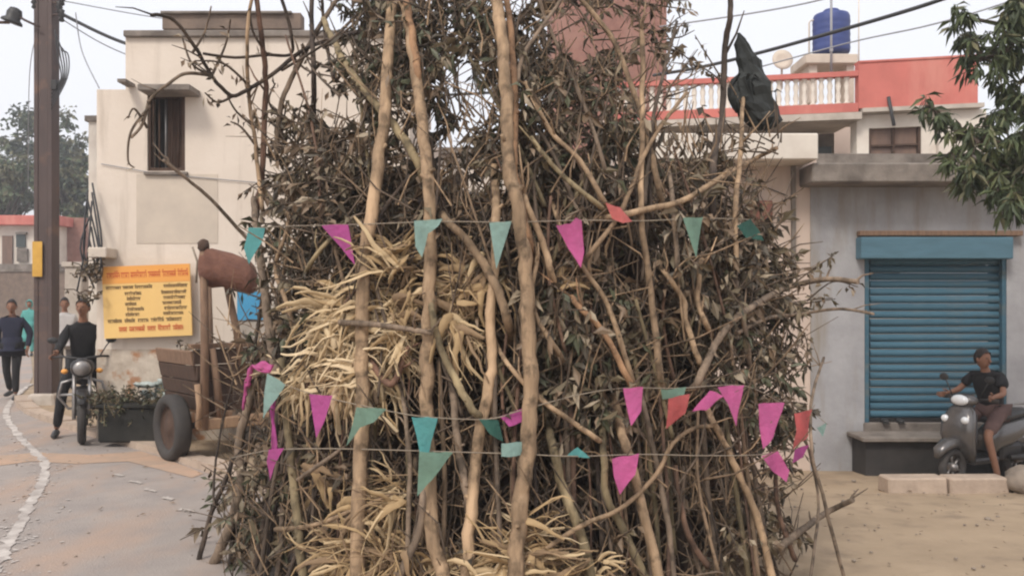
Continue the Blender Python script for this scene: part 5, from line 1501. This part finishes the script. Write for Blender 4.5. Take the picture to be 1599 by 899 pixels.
    if scarf:
        sc_ = MB(); vs = []
        for i in range(10):
            th = math.pi * .72 * i / 9; z = math.cos(th)
            for j in range(seg):
                ph = 2 * math.pi * j / seg
                x, y = math.sin(th) * math.cos(ph), math.sin(th) * math.sin(ph)
                if y < -.45 and z < .55: y = -.3
                vs.append(hc + Vector((x * .1, y * .12 + .01, z * .14 + .005)))
        sc_.add(vs, [(i * seg + j, (i + 1) * seg + j, (i + 1) * seg + (j + 1) % seg, i * seg + (j + 1) % seg) for i in range(9) for j in range(seg)], 0, True)
        sc_.tube([J['neck'] + Vector((0, .02, .05)), J['chest'] + Vector((0, .1, -.05)), J['spine'] + Vector((.02, .14, -.15))], [.1, .14, .12], 10, flat=.4)
        sc_.build('headscarf', M[scarf], root)
    # shirt
    g = .016
    nd = dict(pelvis=(J['pelvis'] - (J['spine'] - J['pelvis']) * .25, .150 + g, .115 + g), spine=(J['spine'], .135 + g, .10 + g), chest=(J['chest'] - Vector((0, 0, .02)), .145 + g, .10 + g), neckb=(J['chest'].lerp(J['neck'], .55), .10 + g, .065 + g), collar=(J['chest'].lerp(J['neck'], .85), .058 + g, .05 + g))
    ed = [('pelvis', 'spine'), ('spine', 'chest'), ('chest', 'neckb'), ('neckb', 'collar')]
    for s in 'LR':
        nd['sh' + s] = (J['sh' + s] - Vector((0, 0, .025)), .048 + g, .048 + g)
        ed.append(('chest', 'sh' + s))
        if sleeves == 'long':
            nd['el' + s] = (J['el' + s], .048 + g * .8, .048 + g * .8); nd['wr' + s] = (J['el' + s].lerp(J['wr' + s], .93), .036 + g * .5, .036 + g * .5)
            ed += [('sh' + s, 'el' + s), ('el' + s, 'wr' + s)]
        else:
            nd['el' + s] = (J['sh' + s].lerp(J['el' + s], .72), .058 + g, .058 + g)
            ed += [('sh' + s, 'el' + s)]
    mb = MB(); skin_mesh(mb, nd, ed, 'pelvis', 2)
    mb.v = [tuple(Vector(q) + Vector((mnoise.noise(Vector(q) * 9), mnoise.noise(Vector(q) * 9 + Vector((5, 0, 0))), 0)) * .012) for q in mb.v]
    if skirt:
        p = J['pelvis']
        mb.lathe([(.155, .12), (.17, 0), (.19, -.2), (.21, -skirt * .7), (.215, -skirt), (.19, -skirt)], p, 18)
    mb.build('shirt', M[top], root)
    nd = dict(pelvis=(J['pelvis'], .142 + g * .6, .105 + g * .6)); ed = []
    for s in 'LR':
        nd['hip' + s] = (J['hip' + s], .095 + g * .5, .095 + g * .5); ed.append(('pelvis', 'hip' + s))
        if legs == 'long':
            nd['kn' + s] = (J['kn' + s], .07, .07); nd['an' + s] = (J['an' + s] + (J['kn' + s] - J['an' + s]) * .06, .055, .055)
            ed += [('hip' + s, 'kn' + s), ('kn' + s, 'an' + s)]
        else:
            nd['kn' + s] = (J['hip' + s].lerp(J['kn' + s], .93), .085, .085); ed += [('hip' + s, 'kn' + s)]
    mb = MB(); skin_mesh(mb, nd, ed, 'pelvis'); mb.build('trousers' if legs == 'long' else 'shorts', M[bottom], root)
    for s in 'LR':
        a = J['an' + s]; f = Vector(foot_dir[s]) if foot_dir else Vector((.15 if s == 'L' else -.15, -1, 0))
        f.normalize()
        mb = MB()
        mb.tube([a - f * .07 + Vector((0, 0, -.035)), a + Vector((0, 0, -.03)), a + f * .07 + Vector((0, 0, -.045)), a + f * .14 + Vector((0, 0, -.055)), a + f * .185 + Vector((0, 0, -.06))], [.03, .045, .046, .042, .02], 9, flat=.85)
        mb.build('shoe', M[shoe], root)
    return root
def gp(u, v):
    d = CAMH * F / (v - HOR); return Vector(((u - 799.5) / F * d, d, 0.012))
person('man in dark navy jacket and black trousers walking at the left edge of the road', gp(19, 624), R(10), dict(knL=(.10, -.12, .52), anL=(.10, -.12, .09), knR=(-.10, .02, .5), anR=(-.09, .17, .13), elR=(-.26, .06, 1.14), wrR=(-.22, .02, .9), elL=(.27, .06, 1.14), wrL=(.26, -.04, .88)),
       top='navy_cloth', bottom='black_cloth', skirt=.12, head_yaw=R(10))
person('woman in a teal green dress and headscarf walking far down the road', (P(46, 0, 27).x, 27, .012), R(15), dict(knL=(.09, -.08, .5), anL=(.09, -.1, .09)), top='teal_cloth', bottom='teal_cloth', skirt=.5, scarf='teal_cloth', scale=.98)
person('person in darker teal clothes half hidden behind the street pole', (P(63, 0, 28).x, 28.4, .012), R(0), None, top='teal_cloth', bottom='grey_cloth', skirt=.4, scale=1.0)
person('person in a white shirt and grey trousers standing right of the street pole', (P(101, 0, 17.2).x, 17.2, .012), R(25), dict(wrL=(.2, -.12, .95)), top='white_cloth', bottom='grey_cloth', sleeves='long', skirt=.15, scale=1.02)

# ------------------------------------------------------------------ two wheelers
def bike_wheel(parent, y, r, w, z=None, rimm='steel'):
    rot = Matrix.Rotation(R(90), 3, 'Y'); n = 26
    prof = [(r - w * .8, -w * .35), (r - w * .35, -w * .5), (r - w * .05, -w * .3), (r, 0), (r - w * .05, w * .3), (r - w * .35, w * .5), (r - w * .8, w * .35)]
    vs = [rot @ Vector((q * math.cos(2 * math.pi * j / n), q * math.sin(2 * math.pi * j / n), t)) for q, t in prof for j in range(n)]
    k = len(prof)
    mb = MB(); mb.add(vs, [(i * n + j, i * n + (j + 1) % n, ((i + 1) % k) * n + (j + 1) % n, ((i + 1) % k) * n + j) for i in range(k) for j in range(n)], 0, True)
    wh = mb.build('wheel', M['rubber'], parent); wh.location = (0, y, z or r)
    mb = MB()
    mb.lathe([(.025, -w * .6), (.05, -w * .4), (.055, 0), (.05, w * .4), (.025, w * .6)], n=12, rot=rot)
    for j in range(6):
        a = 2 * math.pi * j / 6
        mb.tube([rot @ Vector((.04 * math.cos(a), .04 * math.sin(a), 0)), rot @ Vector(((r - w * .7) * math.cos(a + .15), (r - w * .7) * math.sin(a + .15), 0))], .014, 5)
    mb.build('rim', M[rimm], wh)
    return wh
def loft(mb, secs, n=14, mi=0):
    """secs: (centre, half width x, half height) ; rings stand in the plane facing the path"""
    k = len(secs); vs = []
    C_ = [Vector(s[0]) for s in secs]
    for i, (c, a, b) in enumerate(secs):
        t = (C_[min(i + 1, k - 1)] - C_[max(i - 1, 0)]).normalized()
        up = Vector((1, 0, 0)).cross(t).normalized()
        for j in range(n):
            an = 2 * math.pi * j / n
            ca_, sa_ = math.cos(an), math.sin(an)
            sx = math.copysign(abs(ca_) ** .75, ca_); sy = math.copysign(abs(sa_) ** .75, sa_)
            vs.append(C_[i] + Vector((sx * a, 0, 0)) + up * sy * b)
    fs = [(i * n + j, i * n + (j + 1) % n, (i + 1) * n + (j + 1) % n, (i + 1) * n + j) for i in range(k - 1) for j in range(n)]
    fs += [tuple(range(n))[::-1], tuple((k - 1) * n + j for j in range(n))]
    mb.add(vs, fs, mi, True)

SY = R(-62)
hipx, hipy = P(1547, 0, 11.0).x, 10.95
fwd = Vector((math.sin(SY), -math.cos(SY), 0))
sc0 = Vector((hipx, hipy, 0)) + fwd * .15
sc0.z = zg(sc0.x, sc0.y) + .015
sct = thing('scooter', 'silver grey scooter with a white headlight, parked before the blue shutter', 'scooter', sc0, SY)
bike_wheel(sct, -.62, .225, .1); bike_wheel(sct, .60, .225, .1)
mb = MB(); loft(mb, [((0, -.90, .36), .03, .02), ((0, -.86, .44), .075, .05), ((0, -.74, .50), .09, .065), ((0, -.60, .52), .09, .07), ((0, -.48, .46), .08, .06), ((0, -.42, .36), .06, .04)]); mb.build('front_fender', M['scooter'], sct)
mb = MB(); loft(mb, [((0, -.40, .27), .15, .03), ((0, -.46, .42), .19, .06), ((0, -.52, .60), .215, .10), ((0, -.50, .76), .21, .10), ((0, -.44, .88), .17, .08), ((0, -.39, .95), .11, .06)]); mb.build('front_apron', M['scooter'], sct)
mb = MB(); loft(mb, [((0, -.36, .3), .13, .03), ((0, -.38, .55), .16, .04), ((0, -.36, .85), .14, .04)]); mb.build('leg_shield', M['scooter_dark'], sct)
mb = MB(); mb.blob((0, -.40, 1.01), (.18, .11, .085), nz=.05); mb.build('handlebar_cowl', M['scooter'], sct)
mb = MB(); mb.blob((0, -.485, 1.015), (.115, .05, .065)); mb.build('headlight', M['lamp_glass'], sct)
for s in (-1, 1):
    mb = MB(); mb.blob((s * .13, -.575, .79), (.05, .035, .045)); mb.build('indicator', M['lamp_glass'], sct)
    mb = MB(); mb.tube([(s * .12, -.38, 1.02), (s * .25, -.34, 1.03), (s * .36, -.28, 1.02)], .017, 8); g_ = mb.build('handlebar', M['scooter_dark'], sct)
    mb = MB(); mb.tube([(s * .25, -.34, 1.03), (s * .36, -.28, 1.02)], .023, 8); mb.build('grip', M['rubber'], g_)
    mb = MB(); mb.tube([(s * .18, -.37, 1.05), (s * .24, -.36, 1.17), (s * .28, -.36, 1.24)], .008, 6); mb.blob((s * .3, -.36, 1.27), (.065, .015, .045)); mb.build('mirror', M['black_plastic'], sct)
mb = MB(); mb.box((0, -.18, .28), (.30, .5, .07)); mb.build('floorboard', M['scooter_dark'], sct, bevel=.02)
mb = MB(); loft(mb, [((0, .02, .36), .11, .08), ((0, .06, .5), .15, .16), ((0, .25, .56), .19, .17), ((0, .5, .62), .185, .14), ((0, .75, .70), .14, .09), ((0, .92, .76), .07, .04)]); mb.build('rear_body', M['scooter'], sct)
mb = MB(); loft(mb, [((0, -.02, .74), .08, .03), ((0, .06, .765), .14, .05), ((0, .3, .78), .155, .06), ((0, .55, .81), .15, .06), ((0, .74, .82), .11, .04)]); mb.build('seat', M['black_plastic'], sct)
mb = MB(); mb.blob((0, .93, .74), (.07, .03, .04)); mb.build('tail_light', M['red_paint'], sct)
mb = MB(); mb.tube([(.14, .6, .82), (.15, .82, .88), (0, .95, .9), (-.15, .82, .88), (-.14, .6, .82)], .014, 6); mb.build('grab_rail', M['steel'], sct)
mb = MB(); mb.tube([(.12, .3, .28), (.15, .55, .27), (.15, .82, .33)], [.03, .05, .045], 9); mb.build('exhaust', M['scooter_dark'], sct)
mb = MB(); mb.box((-.02, .42, .33), (.2, .42, .2)); mb.build('engine', M['scooter_dark'], sct, bevel=.03)
rider = dict(pelvis=(0, .15, .86), spine=(0, .10, 1.03), chest=(.01, .02, 1.22), neck=(.01, -.02, 1.37), head=(.01, -.06, 1.495),
             shL=(.175, .05, 1.31), elL=(.30, -.10, 1.09), wrL=(.30, -.27, 1.07), shR=(-.165, .0, 1.31), elR=(-.27, -.12, 1.10), wrR=(-.30, -.25, 1.07),
             hipL=(.10, .13, .84), knL=(.20, -.26, .60), anL=(.26, -.14, .10), hipR=(-.10, .13, .84), knR=(-.18, -.25, .70), anR=(-.12, -.22, .40))
person('man in black t-shirt and brown shorts sitting on the scooter and looking to the right', sc0, SY, rider, top='black_cloth', bottom='maroon_cloth', sleeves='short', legs='short', head_yaw=R(82), shoe='rubber', foot_dir=dict(L=(.15, -1, 0), R=(-.1, -1, 0)))

# motorcycle seen from the front with its rider
mo0 = Vector((-5.42, 11.2, .015))
mot = thing('motorcycle', 'dark motorcycle facing the camera with pale headlamp and leg guard beside the black trough', 'motorcycle', mo0, R(25))
bike_wheel(mot, -.66, .30, .095, rimm='scooter_dark'); bike_wheel(mot, .64, .30, .11, rimm='scooter_dark')
for s in (-1, 1):
    mb = MB(); mb.tube([(s * .085, -.66, .30), (s * .085, -.56, .62), (s * .085, -.46, .93)], .022, 8); mb.build('fork', M['steel'], mot)
mb = MB(); loft(mb, [((0, -.95, .5), .04, .01), ((0, -.83, .6), .06, .02), ((0, -.66, .64), .06, .02), ((0, -.48, .58), .055, .02)]); mb.build('front_fender', M['scooter_dark'], mot)
mb = MB(); mb.blob((0, -.56, .90), (.13, .1, .12), nz=.05); hl = mb.build('headlamp_cowl', M['scooter_dark'], mot)
mb = MB(); mb.blob((0, -.635, .90), (.10, .04, .09)); mb.build('headlight', M['steel'], hl)
mb = MB(); mb.tube([(-.36, -.30, 1.02), (-.2, -.42, 1.03), (0, -.46, 1.0), (.2, -.42, 1.03), (.36, -.30, 1.02)], .015, 7); mb.build('handlebar', M['scooter_dark'], mot)
for s in (-1, 1):
    mb = MB(); mb.tube([(s * .2, -.42, 1.04), (s * .27, -.42, 1.16), (s * .3, -.42, 1.2)], .008, 5); mb.blob((s * .32, -.42, 1.23), (.06, .015, .04)); mb.build('mirror', M['black_plastic'], mot)
    mb = MB(); mb.blob((s * .19, -.5, .86), (.04, .03, .03)); mb.build('indicator', M['sign_orange'], mot)
mb = MB(); mb.tube([(0, -.42, .78), (.22, -.44, .72), (.26, -.42, .55), (.15, -.40, .40), (-.15, -.40, .40), (-.26, -.42, .55), (-.22, -.44, .72), (0, -.42, .78)], .018, 7); mb.tube([(-.26, -.425, .57), (.26, -.425, .57)], .016, 7); mb.build('leg_guard', M['steel'], mot)
mb = MB(); loft(mb, [((0, -.34, .84), .08, .07), ((0, -.2, .88), .14, .11), ((0, 0, .86), .13, .1), ((0, .15, .80), .1, .06)]); mb.build('fuel_tank', M['scooter_dark'], mot)
mb = MB(); loft(mb, [((0, .10, .80), .1, .04), ((0, .3, .8), .13, .05), ((0, .7, .84), .12, .05), ((0, .82, .86), .08, .03)]); mb.build('seat', M['black_plastic'], mot)
mb = MB(); mb.box((0, -.02, .45), (.24, .4, .34)); mb.build('engine', M['scooter_dark'], mot, bevel=.05)
mb = MB(); loft(mb, [((0, .3, .7), .1, .08), ((0, .6, .72), .1, .08), ((0, .9, .78), .05, .04)]); mb.build('tail_panel', M['scooter_dark'], mot)
mrid = dict(pelvis=(0, .25, .93), spine=(0, .2, 1.11), chest=(0, .12, 1.32), neck=(0, .08, 1.48), head=(0, .05, 1.62),
            shL=(.165, .12, 1.39), elL=(.24, .02, 1.17), wrL=(.29, -.2, 1.07), shR=(-.165, .12, 1.39), elR=(-.24, .02, 1.17), wrR=(-.29, -.2, 1.07),
            hipL=(.1, .22, .9), knL=(.22, -.12, .62), anL=(.30, .06, .09), hipR=(-.1, .22, .9), knR=(-.22, -.12, .62), anR=(-.30, .06, .09))
person('person in black clothes astride the motorcycle beside the notice board', mo0, R(25), mrid, top='black_cloth', bottom='black_cloth', sleeves='long', head_yaw=R(-20))

# ------------------------------------------------------------------ mango tree at the right
random.seed(141)
tx = Vector((7.1, 9.4, zg(7, 9.4)))
mt = thing('mango_tree', 'leafy green tree hanging in from the right over the shop ledge', 'tree', tx)
tm, cm = MB(), MB()
tm.tube([tx - Vector((0, 0, .1)), tx + Vector((.05, 0, .9)), tx + Vector((-.05, .05, 2.0)), tx + Vector((0, 0, 3.2)), tx + Vector((.2, .1, 4.6)), tx + Vector((.3, .1, 5.6))], [.2, .16, .14, .12, .08, .03], 10)
CL = [ # centre px, spread px, depth, clusters
 (1497, 25, 18, 8.7, 8), (1515, 60, 22, 8.8, 10), (1535, 95, 22, 8.7, 9), (1570, 40, 26, 8.6, 9), (1590, 5, 24, 8.5, 10), (1560, 95, 30, 8.6, 12), (1590, 60, 26, 8.5, 10), (1590, 130, 30, 8.7, 12), (1445, 165, 14, 8.9, 4), (1470, 185, 20, 8.9, 8),
 (1505, 210, 28, 8.8, 14), (1530, 255, 28, 8.7, 14), (1575, 225, 32, 8.6, 20), (1590, 275, 30, 8.5, 16), (1500, 265, 18, 8.9, 6), (1545, 190, 24, 8.9, 9), (1582, 170, 28, 8.8, 12), (1585, 325, 16, 8.3, 5), (1507, 288, 10, 8.9, 3), (1490, 240, 18, 8.8, 6),
 (1640, 90, 40, 8.6, 18), (1650, 200, 45, 8.7, 22), (1660, 290, 40, 8.5, 14), (1592, 30, 22, 8.4, 10), (1575, 75, 20, 8.9, 8), (1598, 200, 24, 8.3, 14), (1560, 290, 24, 8.6, 12), (1598, 245, 20, 8.8, 10), (1598, 310, 18, 8.3, 6), (1530, 225, 22, 8.6, 10), (1740, 150, 60, 9.0, 26), (1760, 20, 60, 9.2, 22), (1850, 100, 70, 9.5, 26), (1640, 10, 40, 9.0, 12), (1860, 230, 60, 9.6, 18), (1960, 120, 70, 9.6, 22)]
for (u, v, sp_, d, n) in CL:
    c = P(u, v, d)
    s = tx + Vector((0, 0, max(1.8, min(4.6, c.z - tx.z + .1))))
    near = [(math.hypot(q[0] - u, q[1] - v), q) for q in CL if q[0] > u + 18]
    r_l = .05
    if near and u < 1800:
        q = min(near, key=lambda t_: t_[0])[1]; s = P(q[0], q[1], q[3]); r_l = .018
    mid = s.lerp(c, .55) + Vector((0, rnd(-.1, .1), rnd(.1, .3) if r_l > .03 else rnd(.0, .05)))
    br_ = [Vector(q) for q in smooth_line([tuple(s), tuple(mid), tuple(c)], 5)]
    tm.tube(br_, [r_l * (1 - .85 * i / len(br_)) + .006 for i in range(len(br_))], 6)
    for k in range(max(3, int(n * .72)) if u < 1610 else n):
        sr = sp_ / F * d
        p = c + Vector((random.gauss(0, .55) * sr, random.gauss(0, .9) * sr, random.gauss(0, .5) * sr))
        st_ = br_[-1].lerp(br_[-2], rnd(0, 1))
        tm.tube([st_, st_.lerp(p, .5) + Vector((0, 0, .03)), p], [.008, .006, .004], 4, caps=False)
        tone = random.choice([0, 0, 1, 2, 2])
        for j in range(13):                          # a whorl of long drooping leaves
            a = rnd(0, 6.28)
            leaf(cm, p + Vector((rnd(-.02, .02), rnd(-.02, .02), rnd(-.03, .03))), Vector((math.cos(a) * .7, math.sin(a) * .7, rnd(-2.0, .1))), rnd(.12, .24), rnd(.030, .048), tone if random.random() < .65 else random.randrange(4))
childbox(tm, 'trunk', M['bark_dark'], mt)
crn = childbox(cm, 'crown', GREEN, mt)

# ------------------------------------------------------------------ hazy air
hz = MB(); hz.box((0, 150, 7.5), (640, 420, 19))
hm_ = bpy.data.materials.new('hazy_air'); hm_.use_nodes = True
hn = hm_.node_tree.nodes; hn.clear()
ho_ = hn.new('ShaderNodeOutputMaterial'); pv = hn.new('ShaderNodeVolumePrincipled')
pv.inputs['Color'].default_value = (0.93, 0.94, 0.97, 1); pv.inputs['Density'].default_value = 0.0026; pv.inputs['Anisotropy'].default_value = 0.2
hm_.node_tree.links.new(pv.outputs[0], ho_.inputs['Volume'])
tag(hz.build('haze', hm_), 'thin pale haze in the air', 'haze', kind='stuff')
